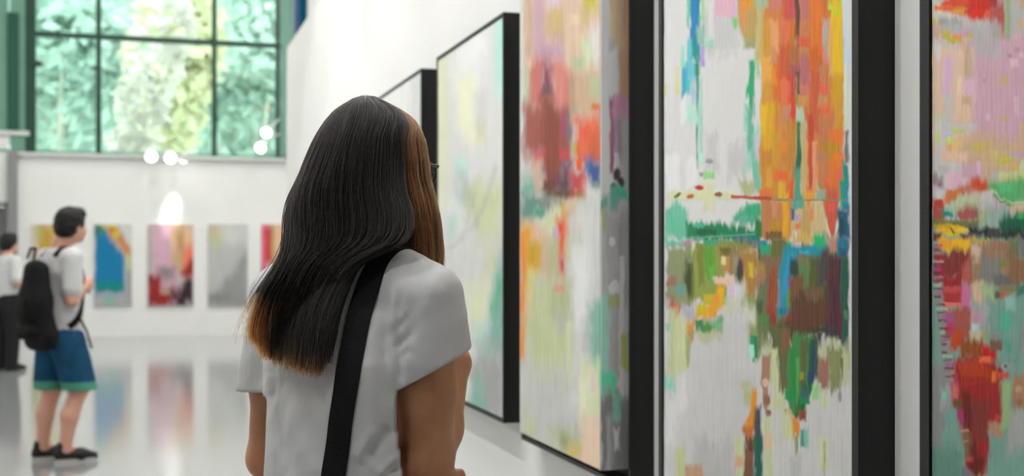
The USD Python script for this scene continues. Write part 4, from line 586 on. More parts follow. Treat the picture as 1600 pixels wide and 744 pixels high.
# ------------------------------------------------------------------ bodies: signed distance fields turned into one surface
class Field:
    def __init__(self, lo, hi, h):
        self.lo, self.h = np.array(lo, float), h
        self.n = np.ceil((np.array(hi) - self.lo) / h).astype(int) + 1
        self.ax = [(self.lo[k] + h * np.arange(self.n[k])).astype(np.float32) for k in range(3)]
        self.d = np.full(self.n, 1.0, np.float32)
    def window(self, lo, hi):
        s = []
        for k in range(3):
            i = int(np.clip(math.floor((lo[k] - self.lo[k]) / self.h), 0, self.n[k])); j = int(np.clip(math.ceil((hi[k] - self.lo[k]) / self.h) + 1, 0, self.n[k]))
            s.append(slice(i, j))
        return tuple(s), self.ax[0][s[0]][:, None, None], self.ax[1][s[1]][None, :, None], self.ax[2][s[2]][None, None, :]
    def _join(self, s, d, k, cut):
        if d.size == 0: return
        o = self.d[s]
        if cut: o, d = -o, d
        q = np.minimum(o, d)
        if k > 0: q = q - np.maximum(k - np.abs(o - d), 0) ** 2 / (4 * k)
        self.d[s] = -q if cut else q
    def cone(self, p, q, r1, r2=None, k=.02, cut=False):
        p, q = np.array(p, float), np.array(q, float); r2 = r1 if r2 is None else r2; m = max(r1, r2) + k + 4 * self.h
        s, X, Y, Z = self.window(np.minimum(p, q) - m, np.maximum(p, q) + m)
        v = q - p; L = max(float(v @ v), 1e-12)
        t = np.clip(((X - p[0]) * v[0] + (Y - p[1]) * v[1] + (Z - p[2]) * v[2]) / L, 0, 1)
        d = np.sqrt((X - p[0] - t * v[0]) ** 2 + (Y - p[1] - t * v[1]) ** 2 + (Z - p[2] - t * v[2]) ** 2) - (r1 + t * (r2 - r1))
        self._join(s, d.astype(np.float32), k, cut)
    def chain(self, pts, rs, k=.02):
        for i in range(len(pts) - 1): self.cone(pts[i], pts[i + 1], rs[i], rs[i + 1], k)
    def ell(self, c, r, yaw=0.0, k=.02, cut=False, tilt=0.0):
        """ellipsoid; yaw turns its y axis towards +x"""
        c, r = np.array(c, float), np.array(r, float); m = r.max() + k + 4 * self.h
        s, X, Y, Z = self.window(c - m, c + m); x, y, z = X - c[0], Y - c[1], Z - c[2]
        cy_, sy_ = math.cos(yaw), math.sin(yaw); x, y = x * cy_ - y * sy_, x * sy_ + y * cy_
        if tilt: ct, st = math.cos(tilt), math.sin(tilt); y, z = y * ct - z * st, y * st + z * ct
        k0 = np.sqrt((x / r[0]) ** 2 + (y / r[1]) ** 2 + (z / r[2]) ** 2); k1 = np.sqrt((x / r[0] ** 2) ** 2 + (y / r[1] ** 2) ** 2 + (z / r[2] ** 2) ** 2)
        self._join(s, (k0 * (k0 - 1) / np.maximum(k1, 1e-6)).astype(np.float32), k, cut)
    def stack(self, st, yaw, k=.02):
        """a trunk of elliptical sections (z, cx, cy, rx, ry), cx along the body's right and cy forward"""
        st = np.array(sorted(st), float); m = .05 + k
        s, X, Y, Z = self.window((-1, -1, st[0, 0] - .04), (1, 1, st[-1, 0] + .04))
        z = Z.ravel(); g = lambda i: np.interp(z, st[:, 0], st[:, i])[None, None, :]
        cy_, sy_ = math.cos(yaw), math.sin(yaw); x, y = X * cy_ - Y * sy_ - g(1), X * sy_ + Y * cy_ - g(2)
        q = np.sqrt((x / g(3)) ** 2 + (y / g(4)) ** 2); d = (q - 1) * np.minimum(g(3), g(4)) * .95
        d = np.maximum(d, np.maximum(Z - st[-1, 0], st[0, 0] - Z))
        self._join(s, d.astype(np.float32), k, False)
    def mesh(self, smooth=4):
        d, n = self.d, self.n; sg_ = d < 0
        c = np.zeros(n - 1, np.int8)
        for i, j, k in np.ndindex(2, 2, 2): c += sg_[i:n[0] - 1 + i, j:n[1] - 1 + j, k:n[2] - 1 + k]
        cells = np.argwhere((c > 0) & (c < 8)); del c
        idx = np.full(n - 1, -1, np.int32); idx[tuple(cells.T)] = np.arange(len(cells))
        acc, cnt = np.zeros((len(cells), 3)), np.zeros(len(cells))
        co = list(np.ndindex(2, 2, 2)); val = {o: d[cells[:, 0] + o[0], cells[:, 1] + o[1], cells[:, 2] + o[2]].astype(float) for o in co}
        for o in co:
            for ax in range(3):
                if o[ax]: continue
                e = list(o); e[ax] = 1; a, b = val[o], val[tuple(e)]; m = (a < 0) != (b < 0)
                t = np.where(m, a / np.where(m, a - b, 1), 0); p = np.tile(np.array(o, float), (len(cells), 1)); p[:, ax] += t
                acc[m] += p[m]; cnt[m] += 1
        V = self.lo + self.h * (cells + acc / np.maximum(cnt, 1)[:, None]); F = []
        for ax in range(3):
            sl0, sl1 = [slice(None)] * 3, [slice(None)] * 3; sl0[ax], sl1[ax] = slice(0, -1), slice(1, None)
            e = np.argwhere(sg_[tuple(sl0)] != sg_[tuple(sl1)]); b1, b2 = (ax + 1) % 3, (ax + 2) % 3
            e = e[(e[:, b1] > 0) & (e[:, b2] > 0) & (e[:, b1] < n[b1] - 1) & (e[:, b2] < n[b2] - 1)]
            q = []
            for o1, o2 in ((0, 0), (1, 0), (1, 1), (0, 1)):
                w = e.copy(); w[:, b1] -= o1; w[:, b2] -= o2; q.append(idx[tuple(w.T)])
            q = np.stack(q, 1); fl = sg_[tuple(e.T)]; q[~fl] = q[~fl][:, ::-1]; F.append(q)
        F = np.vstack(F); F = F[(F >= 0).all(1)]
        T = np.vstack([F[:, [0, 1, 2]], F[:, [0, 2, 3]]])
        m = trimesh.Trimesh(V, T, process=False)
        if m.volume < 0: m.invert()
        lab = trimesh.graph.connected_component_labels(m.edges, node_count=len(m.vertices)); keep = lab == np.bincount(lab).argmax()
        if not keep.all(): m.update_faces(keep[m.faces[:, 0]]); m.remove_unreferenced_vertices()
        if smooth:
            v0 = np.array(m.vertices); trimesh.smoothing.filter_taubin(m, iterations=smooth); dv = np.array(m.vertices) - v0; ln = np.linalg.norm(dv, axis=1, keepdims=True)
            m.vertices = v0 + dv * np.minimum(1, .8 * self.h / np.maximum(ln, 1e-9))
        return m
    def at(self, P):
        from scipy.ndimage import map_coordinates
        return map_coordinates(self.d, ((np.asarray(P) - self.lo) / self.h).T, order=1, mode='nearest')
    def grad(self, P, e=None):
        P = np.asarray(P, float); e = e or self.h; g = np.stack([self.at(P + np.eye(3)[k] * e) - self.at(P - np.eye(3)[k] * e) for k in range(3)], 1)
        return g / np.maximum(np.linalg.norm(g, axis=1, keepdims=True), 1e-9)
    def onto(self, P, off=0.0, it=6):
        P = np.array(P, float)
        for _ in range(it): P -= (self.at(P) - off)[:, None] * self.grad(P) * .9
        return P

def turn(yaw, base=(0, 0, 0)):
    c, s = math.cos(yaw), math.sin(yaw)
    return lambda x, y, z: np.array([base[0] + x * c + y * s, base[1] - x * s + y * c, base[2] + z])

def head_into(f, c, yaw, s=1.0):
    """skull, jaw, brow, nose, lips, cheeks and ears at head centre c"""
    h = turn(yaw, c); g = lambda x, y, z: h(x * s, y * s, z * s)
    f.ell(g(0, -.008, 0), np.array((.074, .093, .098)) * s, yaw, .02); f.ell(g(0, .035, -.05), np.array((.060, .058, .072)) * s, yaw, .03)
    f.ell(g(0, .05, -.088), np.array((.042, .040, .032)) * s, yaw, .03); f.ell(g(0, .080, -.108), np.array((.018, .014, .014)) * s, yaw, .02)
    for e in (-1, 1):
        f.ell(g(e * .036, .062, -.045), np.array((.028, .028, .028)) * s, yaw, .03)
        f.ell(g(e * .031, .104, -.014), np.array((.017, .014, .012)) * s, yaw, .012, cut=True)
        f.ell(g(e * .076, -.002, -.018), np.array((.010, .020, .031)) * s, yaw, .008)
        f.cone(g(e * .010, .103, -.050), g(e * .004, .1, -.042), .007 * s, .006 * s, .008)
    f.cone(g(-.03, .083, .010), g(.03, .083, .010), .010 * s, None, .02)
    f.cone(g(0, .088, -.010), g(0, .106, -.046), .007 * s, .010 * s, .012)
    f.cone(g(-.017, .089, -.075), g(.017, .089, -.075), .006 * s, None, .008); f.cone(g(-.014, .088, -.084), g(.014, .088, -.084), .007 * s, None, .008)
    return g

def finger_into(f, pts, r):
    f.chain([np.array(p) for p in pts], np.linspace(r, r * .82, len(pts)), .006)

M['skin'] = usdkit.material(stage, '/World/Looks/skin', {
    'tc': ('texture_coordinate', {}), 'n': ('noise_texture', {'scale': 22.0, 'detail': 3.0}), 'r': ('rgb_ramp', {'ramp': [(0.3, tuple(lin((176, 124, 88)))), (0.7, tuple(lin((194, 140, 102))))]}),
    'p': ('principled_bsdf', {'roughness': .48, 'subsurface_weight': .15, 'subsurface_scale': .008, 'subsurface_radius': (1.0, .35, .2)})},
    [('tc.object', 'n.vector'), ('n.fac', 'r.fac'), ('r.color', 'p.base_color')], surface='p.BSDF')
M['skin_far'] = material('skin_pale', (214, 160, 138), .5, var=.04)
M['tee'] = material('white_cotton', (197, 197, 197), .9, .15, var=.012, scale=30, bump=.12, bscale=900, extra={'sheen_weight': .15})
M['tee_far'] = material('pale_cotton', (206, 206, 206), .9, .15, var=.03, scale=8)
M['denim'] = material('blue_denim', (52, 66, 92), .85, .2, var=.15, scale=60)
M['black_web'] = material('black_webbing', (17, 17, 18), .8, .2, var=.1, scale=200, bump=.3, bscale=500)
M['black_cloth'] = material('black_cloth', (26, 26, 28), .85, .2, var=.12, scale=20, bump=.15, bscale=60)
M['shorts'] = material('teal_blue_shorts', (26, 74, 104), .85, .2, var=.25, scale=9)
M['hem_green'] = material('sea_green_hem', (80, 150, 128), .85, .2, var=.1, scale=9)
M['dark_trousers'] = material('dark_trousers', (36, 36, 38), .85, .2, var=.1, scale=9)
M['shoe'] = material('black_shoe', (20, 20, 21), .5, .4)
M['shoe_white'] = material('white_shoe', (215, 213, 210), .6, .3)
M['sole'] = material('pale_sole', (190, 188, 184), .7, .3)
M['hair_under'] = material('dark_hair_mass', (22, 19, 18), .55, .3, var=.3, scale=40, bump=.3, bscale=120, stretch=(3, 3, .25))
M['hair_far'] = material('dark_short_hair', (24, 22, 22), .6, .3, var=.3, scale=60, bump=.3, bscale=120)
M['eye'] = material('eye_white', (235, 232, 228), .2)
M['iris'] = material('dark_iris', (48, 30, 20), .2)
M['glasses'] = material('olive_black_frame', (48, 52, 30), .25, .6)
M['lens'] = glass('spectacle_lens', (.97, .99, .97))
M['hair'] = usdkit.material(stage, '/World/Looks/hair_strands', {'a': ('attribute', {'attribute': 'paint'}),
    'h': ('principled_hair_bsdf', {'model': 'Chiang', 'parametrization': 'Direct coloring', 'roughness': .42, 'radial_roughness': .6, 'coat': .0, 'ior': 1.32, 'random_roughness': .1})},
    [('a.color', 'h.color')], surface='h.BSDF')

def curves(name, lines, widths, cols, m, parent):
    pp = path_of(parent)
    b = UsdGeom.BasisCurves.Define(stage, f'{pp}/{numbered(pp, name)}')
    b.CreateTypeAttr('linear'); b.CreateCurveVertexCountsAttr(Vt.IntArray.FromNumpy(np.array([len(l) for l in lines], np.int32)))
    b.CreatePointsAttr(Vt.Vec3fArray.FromNumpy(np.vstack(lines).astype(np.float32)))
    b.CreateWidthsAttr(Vt.FloatArray.FromNumpy(np.concatenate(widths).astype(np.float32))); b.SetWidthsInterpolation('vertex')
    UsdGeom.PrimvarsAPI(b).CreatePrimvar('paint', Sdf.ValueTypeNames.Color3fArray, 'vertex').Set(Vt.Vec3fArray.FromNumpy(np.vstack(cols).astype(np.float32)))
    UsdShade.MaterialBindingAPI.Apply(b.GetPrim()).Bind(UsdShade.Material.Get(stage, m) if isinstance(m, str) else m)
    return b.GetPrim()

# ------------------------------------------------------------------ the woman in the foreground (x right and y away along the view, z up)
A0, B0 = -.304, 2.06
wx, wy = view(A0, B0)
woman = thing('person', (wx, wy, 0), -math.degrees(YAW), 'woman seen from behind with long dark hair, white T-shirt and a wide black strap', 'person')
BODY = math.radians(30); HEAD = math.radians(35)
L3 = turn(BODY)
HC = np.array([.055, .105, 1.547])
f = Field((-.32, -.24, .06), (.32, .40, 1.67), .004)
hg = head_into(f, HC, HEAD)
f.chain([L3(0, .05, 1.30), L3(0, .075, 1.40), HC + np.array([-.012, -.02, -.07])], (.062, .054, .054), .03)
f.stack([(.80, 0, -.005, .150, .105), (.92, 0, .0, .140, .10), (1.05, 0, .01, .115, .085), (1.18, 0, .03, .128, .095), (1.28, 0, .045, .14, .085), (1.335, 0, .05, .09, .06)], BODY, .04)
SR, SL = L3(.160, .048, 1.308), L3(-.160, .048, 1.308)
ER, WR = L3(.155, .058, 1.022), L3(.122, .195, 1.185)
EL, WL = L3(-.224, .078, 1.0), L3(.035, .205, .985)
f.cone(L3(-.1, .05, 1.325), L3(.1, .05, 1.325), .045, None, .04)
f.chain([SR, SR * .45 + ER * .55 + L3(.004, -.004, 0), ER], (.050, .0445, .037), .02); f.chain([ER, ER * .65 + WR * .35, WR], (.037, .039, .024), .02)
f.chain([SL, SL * .45 + EL * .55, EL], (.050, .042, .036), .02); f.chain([EL, EL * .65 + WL * .35, WL], (.036, .037, .024), .02)
# right hand under the chin
KN = L3(.068, .225, 1.265)
f.cone(WR, KN * .6 + WR * .4, .023, .027, .02); f.cone(L3(.105, .215, 1.235), L3(.055, .205, 1.26), .019, .018, .02)
for k in range(4):
    b0 = L3(.100 - .019 * k,   .228 - .008 * k, 1.258 + .003 * k); finger_into(f, [b0 - np.array([0, 0, .02]), b0 + L3(-.012, .012, .030 - .003 * k), b0 + L3(-.030, -.002, .052 - .006 * k), b0 + L3(-.044, -.022, .050 - .008 * k)], .0088 - .0004 * k)
finger_into(f, [L3(.108, .215, 1.215), L3(.105, .195, 1.25), L3(.088, .190, 1.28), L3(.066, .192, 1.30)], .0098)
# left hand holding the right elbow
PL = L3(.112, .170, .968)
f.cone(WL, PL, .023, .026, .02); f.cone(L3(.118, .168, .952), L3(.125, .155, .988), .016, .016, .016)
for k in range(4):
    z = .942 + .0172 * k; ln = (.85, .97, 1.0, .92)[k]
    finger_into(f, [L3(.135, .160, z), L3(.166 * (.97 + .03 * ln), .138, z + .004), L3(.192, .100 - .01 * (1 - ln), z + .010), L3(.196, .062 + .03 * (1 - ln), z + .016)], .0086)
finger_into(f, [L3(.08, .165, 0.99), L3(.100, .135, 1.02), L3(.116, .115, 1.045)], .0098)
# legs
for s in (-1, 1):
    f.chain([L3(s * .08, 0, .86), L3(s * .085, .02, .47), L3(s * .085, -.01, .09)], (.085, .055, .038), .03)
obj('body', f.mesh(5), M['skin'], woman, smooth=True)
for e in (-1, 1):
    ey = obj('eye', trimesh.Trimesh(*[(lambda m: m.vertices * .0122 + hg(e * .031, .0785, -.014))(trimesh.creation.icosphere(3)), trimesh.creation.icosphere(3).faces]), M['eye'], woman, smooth=True)
    ir = trimesh.creation.icosphere(2); ir.apply_scale([.0056, .0056, .0056]); ir.apply_translation(hg(e * .031, .0862, -.014)); obj('iris', ir, M['iris'], ey, smooth=True)
for e in (-1, 1):
    t = np.linspace(0, 1, 7); obj('eyebrow', join([rod(hg(e * (.014 + .036 * t[i]), .0935 - .012 * t[i] ** 2, .012 + .006 * math.sin(PI * t[i])), hg(e * (.014 + .036 * t[i + 1]), .0935 - .012 * t[i + 1] ** 2, .012 + .006 * math.sin(PI * t[i + 1])), .003, 6) for i in range(6)]), M['hair_under'], woman)
lp = join([rod(hg(-.017, .0955, -.0785), hg(0, .0985, -.0775), .003, 8), rod(hg(0, .0985, -.0775), hg(.017, .0955, -.0785), .003, 8)])
obj('lips', lp, material('lip', (176, 92, 86), .4), woman, smooth=True)

# T-shirt
sh = Field((-.34, -.24, .775), (.34, .30, 1.42), .0036)
sh.stack([(.80, 0, -.01, .168, .125), (.90, 0, -.005, .158, .118), (1.02, 0, .008, .150, .113), (1.12, 0, .022, .153, .114), (1.20, 0, .034, .160, .114), (1.28, 0, .046, .152, .100), (1.335, 0, .052, .110, .075), (1.372, 0, .058, .078, .066)], BODY, .03)
sh.cone(L3(-.115, .052, 1.322), L3(.115, .052, 1.322), .056, None, .04)
sh.cone(SR, L3(.178, .055, 1.15), .062, .064, .035); sh.cone(SL, L3(-.203, .058, 1.11), .060, .062, .035)
sh.cone(L3(.03, .058, 1.345), L3(.10, .052, 1.338), .045, .052, .03); sh.cone(L3(-.03, .058, 1.345), L3(-.10, .052, 1.338), .045, .052, .03)
X, Y, Z = np.meshgrid(*sh.ax, indexing='ij')
P = np.stack([X, Y, Z], -1)
band = np.abs(sh.d) < .03
Pb = P[band]
fold = .016 * (meshkit.fbm(Pb * [13, 13, 4.5], 3, 3) - .5)                        # hanging folds
fold += .005 * (meshkit.fbm(Pb @ np.array([[1, 0, .6], [0, 1, 0], [-.6, 0, 1]]) * [26, 26, 9], 2, 8) - .5)
def crease(a, z, p0, p1, w, amp):
    """a groove (amp > 0) along a line given in the view's a, z"""
    p0, p1 = np.array(p0), np.array(p1); v = p1 - p0; t = np.clip(((a - p0[0]) * v[0] + (z - p0[1]) * v[1]) / (v @ v), 0, 1)
    d = np.hypot(a - p0[0] - t * v[0], z - p0[1] - t * v[1]); return amp * np.exp(-(d / w) ** 2) * np.clip(np.sin(PI * np.clip(t, .04, .96)) * 1.6, 0, 1)
def az(u, v, b=-.08): return ((u - 800) * (B0 + b) / F_PX - A0, EYE + (HORIZON - v) * (B0 + b) / F_PX)
back = Pb[:, 1] < .05
for q in (((628, 450), (621, 520), .006, .0022), ((621, 520), (628, 602), .008, .004), ((640, 490), (623, 512), .006, .002), ((648, 518), (624, 534), .006, .002), ((645, 545), (626, 557), .006, .0018), ((600, 742), (652, 702), .008, .0065), ((575, 720), (612, 660), .012, .006), ((468, 600), (500, 735), .02, .006), ((415, 590), (445, 735), .012, .005), ((600, 500), (612, 640), .016, .005), ((520, 495), (545, 490), .003, .003)):
    fold += crease(Pb[:, 0], Pb[:, 2], az(*q[0]), az(*q[1]), q[2], q[3]) * back
    fold -= crease(Pb[:, 0] + q[2] * 1.6, Pb[:, 2], az(*q[0]), az(*q[1]), q[2], q[3] * .6) * back
sh.d[band] += fold.astype(np.float32)
# sleeve and waist ends, neck opening: cut, with hollow cuffs
hemR = 1.156 + (X - .114) * .55 - Z
rightarm = (X > .10) & (Z < 1.30) & ((X - .10) > (1.2 - Z) * .12)
sh.d = np.where(rightarm & (X > .112), np.maximum(sh.d, hemR), sh.d).astype(np.float32)
sh.d = np.where((X < -.118) & (Z < 1.2), np.maximum(sh.d, 1.133 - Z + (X + .17) * .05), sh.d).astype(np.float32)
sh.cone(SR * .35 + ER * .65 + np.array([0, 0, .03]), ER, .0565, .0565, .0, cut=True); sh.cone(SL * .35 + EL * .65 + np.array([0, 0, .0]), EL, .0535, .0535, .0, cut=True)
nk = L3(0, .066, 1.40)
sh.ell(nk + np.array([.006, .012, 0.008]), (.064, .066, .036), BODY, .006, cut=True)
sh.d = np.maximum(sh.d, .80 - Z).astype(np.float32)
shirt_mesh = sh.mesh(3)
del X, Y, Z, P
obj('shirt', shirt_mesh, M['tee'], woman, smooth=True)

# trousers and shoes (below the picture's edge)
tr = Field((-.26, -.24, .05), (.26, .28, .92), .008)
tr.stack([(.70, 0, -.01, .16, .115), (.80, 0, -.005, .158, .112), (.90, 0, 0, .140, .10)], BODY, .03)
for s in (-1, 1): tr.chain([L3(s * .078, 0, .84), L3(s * .088, .02, .47), L3(s * .088, -.005, .08)], (.098, .068, .058), .03)
obj('trousers', tr.mesh(3), M['denim'], woman, smooth=True)
def shoe_mesh(base, yaw, L=.25, w=.043):
    g = turn(yaw, base); ff = Field(np.array(base) - [.25, .25, .01], np.array(base) + [.25, .25, .16], .006)
    ff.chain([g(0, -.05, .042), g(0, .08, .038), g(.004, L * .6, .03)], (.04, w, .03), .02); ff.cone(g(0, -.04, .05), g(0, -.035, .10), .04, .042, .02)
    ff.d = np.maximum(ff.d, (.004 - ff.ax[2])[None, None, :]).astype(np.float32); return ff.mesh(2)
for s in (-1, 1): obj('shoe', shoe_mesh(L3(s * .088, 0, 0), BODY + s * .12), M['shoe_white'], woman, smooth=True)

# glasses
gl = thing('eyeglasses', (0, 0, 0), parent=woman)
def ringm(c, ax1, ax2, r1, r2, rr, n=28):
    t = np.linspace(0, 2 * PI, n + 1); pts = [c + ax1 * r1 * math.cos(x) + ax2 * r2 * math.sin(x) for x in t]
    return join([rod(pts[i], pts[i + 1], rr, 8) for i in range(n)])
hx_ = hg(1, 0, 0) - hg(0, 0, 0); parts = []
for e in (-1, 1):
    c = hg(e * .034, .106, -.014); ax1 = turn(HEAD)(math.cos(e * .16), -math.sin(abs(.16)) * 1, 0) if e == 1 else turn(HEAD)(math.cos(.16), math.sin(.16), 0)
    parts.append(ringm(c, ax1, np.array([0, 0, 1.0]), .027, .022, .0022))
    parts.append(join([rod(hg(e * .061, .102, -.004), hg(e * .076, .088, -.002), .0028, 8), rod(hg(e * .076, .088, -.002), hg(e * .081, .0, -.0), .0026, 8), rod(hg(e * .081, .0, 0), hg(e * .080, -.025, -.022), .003, 8)]))
    t = np.linspace(0, 2 * PI, 25)[:-1]; ring = np.array([c + ax1 * .0262 * math.cos(x) + np.array([0, 0, 1]) * .0212 * math.sin(x) for x in t])
    nrm = np.cross(ax1, [0, 0, 1.0]); lens = trimesh.convex.convex_hull(np.vstack([ring + nrm * .0007, ring - nrm * .0007])); obj('lens', lens, M['lens'], gl)
parts.append(rod(hg(-.010, .108, -.008), hg(.010, .108, -.008), .002, 8))
obj('rim', join(parts), M['glasses'], gl, smooth=40)

# ---- long hair: strands run from the crown, over the head and down the back
vs = np.array([154, 158, 165, 180, 200, 220, 250, 280, 310, 340, 370, 385, 400, 415, 430, 460, 490, 520, 550, 590])
Lh = np.array([571, 556, 545, 525, 510, 500, 488, 478, 468, 457, 447, 442, 437, 431, 424, 408, 396, 390, 390, 392])
Rh = np.array([579, 592, 606, 632, 652, 660, 664, 667, 674, 680, 682, 682, 682, 682, 682, 682, 682, 682, 682, 682])
Rb = np.array([579, 592, 606, 632, 655, 667, 677, 680, 674, 658, 634, 612, 578, 555, 544, 531, 522, 517, 513, 509])     # right edge of the mass on the back
from scipy.interpolate import PchipInterpolator, CubicSpline
LhS, RhS, RbS = PchipInterpolator(vs, Lh), PchipInterpolator(vs, Rh), PchipInterpolator(vs, Rb)
bz = lambda v, d: (EYE + (HORIZON - v) * d / F_PX)
sd = sh.d; first = np.where((sd < 0).any(1), np.argmax(sd < 0, axis=1), 0); bmap = sh.ax[1][first]; bmap[~(sd < 0).any(1)] = .06
from scipy.ndimage import gaussian_filter
bmap = gaussian_filter(bmap, 5.0)
def back_of(a, z):
    from scipy.ndimage import map_coordinates
    return map_coordinates(bmap, [(a - sh.lo[0]) / sh.h, (z - sh.lo[2]) / sh.h], order=1, mode='nearest')
def smoothstep(x): x = np.clip(x, 0, 1); return x * x * (3 - 2 * x)
def hair_path(t_deg, v, layer, off, fgroup='back', f=0.5):
    """points of a strand: t = angle round the head (180 left, 270 towards the camera, 360 right), v = picture row as a measure of height"""
    hw_v = smoothstep((v - 160) / 70.0)                              # hair parts round the face below the hairline
    t = np.asarray(t_deg, float) + 0 * v
    t0, t1 = 112.0, 364.0
    lo_, hi_ = 55 + (t0 - 55) * hw_v, 415 - (415 - t1) * hw_v
    t = lo_ + (t - t0) / (t1 - t0) * (hi_ - lo_); tr_ = np.radians(t)
    dh = B0 + HC[1]
    L, R = LhS(v), RhS(v)
    ac = ((L + R) / 2 - 800) * dh / F_PX - A0; A = (R - L) / 2 * dh / F_PX
    zc = bz(v, dh); D = .110 * np.sqrt(np.clip(1 - (np.clip(285 - v, 0, 131) / 131.5) ** 2, 0, 1)) * (1 - .2 * smoothstep((v - 300) / 140)) + .003
    a1 = ac + A * layer * np.cos(tr_); b1 = HC[1] - .012 + D * layer * np.sin(tr_); z1 = zc
    if fgroup == 'front':
        b1 = b1 + .05 * smoothstep((v - 330) / 80.0); return np.stack([a1, b1, z1], 1)
    db = B0 - .09
    Lb_, Rb_ = LhS(v), RbS(v)
    a2 = (Lb_ + f * (Rb_ - Lb_) - 800) * db / F_PX - A0; z2 = bz(v, db)
    w = smoothstep((v - 300) / 110.0)
    a = a1 * (1 - w) + a2 * w; z = z1 * (1 - w) + z2 * w
    b2 = np.minimum(back_of(a, np.minimum(z, 1.335)), -.02) - off
    w2 = smoothstep((v - 235) / 215.0)
    b = b1 * (1 - w2) + b2 * w2
    lim = back_of(a, z) - .004 - off * .5
    b = np.where(z < 1.40, np.minimum(b, np.maximum(lim, -.25)), b)
    return np.stack([a, b, z], 1)
def f_of(t): return (1 + math.cos(math.radians(t))) / 2 / .848
def v_end(f): return np.interp(f, [0, .08, .2, .35, .5, .7, .88, 1], [552, 566, 580, 580, 586, 592, 593, 578])
rng = np.random.default_rng(4)
# solid mass under the strands
def loft(rows):
    n, m = rows.shape[:2]; i = np.arange(n * m).reshape(n, m)
    q = np.stack([i[:-1, :-1], i[1:, :-1], i[1:, 1:], i[:-1, 1:]], -1).reshape(-1, 4); return rows.reshape(-1, 3), q
def thick(rows, th):
    V, q = loft(rows); m = trimesh.Trimesh(V, np.vstack([q[:, [0, 1, 2]], q[:, [0, 2, 3]]]), process=False); N = m.vertex_normals
    n = len(V); i = np.arange(n).reshape(rows.shape[:2]); ring = np.r_[i[:, 0], i[-1, 1:], i[-2::-1, -1], i[0, -2:0:-1]]; k2 = np.roll(ring, -1)
    Q = np.vstack([q, q[:, ::-1] + n, np.stack([k2, ring, ring + n, k2 + n], 1)])
    return np.vstack([V, V + N * th]), Q
vv = np.linspace(154.5, 566, 90)
ts = np.linspace(112, 364, 90)
rows = []
for t in np.linspace(176, 313, 80):
    f_ = f_of(t); ve = v_end(f_) - 22 - 40 * (f_ < .15); rows.append(hair_path(t, np.linspace(155, ve, 80), .93, .010, 'back', .04 + .93 * f_))
m1 = thick(np.array(rows), .004)
rows = [hair_path(t, np.linspace(155, 392, 50), .93, .01, 'front') for t in np.linspace(112, 180, 24)]
m2 = thick(np.array(rows), .003)
rows = [hair_path(t, np.linspace(155, 455, 60), .93, .01, 'front') for t in np.linspace(292, 364, 40)]
m3 = thick(np.array(rows), .003)
def tri(m): V, Q = m; return trimesh.Trimesh(V, np.vstack([Q[:, [0, 1, 2]], Q[:, [0, 2, 3]]]), process=False)
hair = obj('hair', join(tri(m1), tri(m2), tri(m3)), M['hair_under'], woman, smooth=True, label='long dark brown hair with lighter brown tips')
lines, widths, cols = [], [], []
DARK, BROWN, LIGHT = lin((15, 12, 11)), lin((140, 82, 42)), lin((206, 138, 84))
ng = 260
gt = rng.uniform(112, 364, ng); goff = rng.normal(size=(ng, 4))
def strand(t, group, g, fly=0.0):
    f_ = f_of(t) + rng.normal() * .012
    if group == 'back' and f_ < .36: lk = round(f_ / .06) * .06; tight = .62
    else: lk = f_; tight = 0
    layer = rng.uniform(.95, 1.03); off = rng.uniform(.010, .034)
    if group == 'front': v1 = rng.uniform(420, 470) if t > 300 else rng.uniform(405, 450)
    else: v1 = v_end(np.clip(f_, 0, 1)) - abs(rng.normal()) * 17 - 14 * abs(math.sin(f_ * 17 + 1)) - (rng.random() < .2) * rng.uniform(0, 60)
    v0 = 154.6 + rng.random() ** 2 * 30
    v = np.linspace(v0, v1, 34); p = hair_path(t, v, layer, off, group, np.clip(f_ + (lk - f_) * tight * smoothstep((v - 400) / 110), -.01, 1.01))
    w = (v - v0) / (v1 - v0)
    amp = .0035 + .004 * w
    p[:, 0] += amp * np.sin(3.1 * w * (1.5 + .3 * goff[g, 0]) + goff[g, 1] * 3) * np.clip(w * 3, 0, 1); p[:, 1] -= .0025 * np.abs(np.sin(4 * w + goff[g, 2] * 3)) * np.clip(w * 3, 0, 1)
    p += rng.normal(size=3) * .0012
    if fly: p[:, 0] += fly * w ** 2 * rng.normal(); p[:, 1] -= abs(fly) * w ** 2 * rng.random()
    tip = np.clip((v - (548 + 14 * f_ + 12 * rng.normal())) / 30, 0, 1) * np.clip(1.1 - .75 * f_ + .25 * np.sin(goff[g, 1] * 8), 0, 1)
    c = DARK * rng.uniform(.55, 1.5)
    if group == 'front' and t > 300:  # right lock: lamplight on the hair is put into the strand colour
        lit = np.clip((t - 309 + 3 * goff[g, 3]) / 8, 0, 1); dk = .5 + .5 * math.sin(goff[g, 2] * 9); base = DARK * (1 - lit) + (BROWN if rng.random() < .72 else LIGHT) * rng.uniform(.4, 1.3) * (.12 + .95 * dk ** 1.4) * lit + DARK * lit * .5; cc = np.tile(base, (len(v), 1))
    else:
        edge = np.clip((.22 - f_) / .1, 0, 1) * np.clip((v - 462 - 120 * max(f_, 0)) / 50, 0, 1)
        k = np.clip(np.maximum(tip, edge), 0, 1)[:, None]; cc = c * (1 - k) + (BROWN if rng.random() < .6 else LIGHT) * rng.uniform(.6, 1.1) * k
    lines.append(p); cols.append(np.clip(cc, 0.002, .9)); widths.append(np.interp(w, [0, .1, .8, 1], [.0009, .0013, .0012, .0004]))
for i in range(9000):
    g = rng.integers(ng); t = gt[g] + rng.normal() * 1.6
    if t < 112 or t > 364: continue
    if t > 298 or t < 140: strand(t, 'front', g)
    if t < 314 and t > 150: strand(t, 'back', g)
for i in range(1500): strand(rng.uniform(300, 364), 'front', rng.integers(ng))
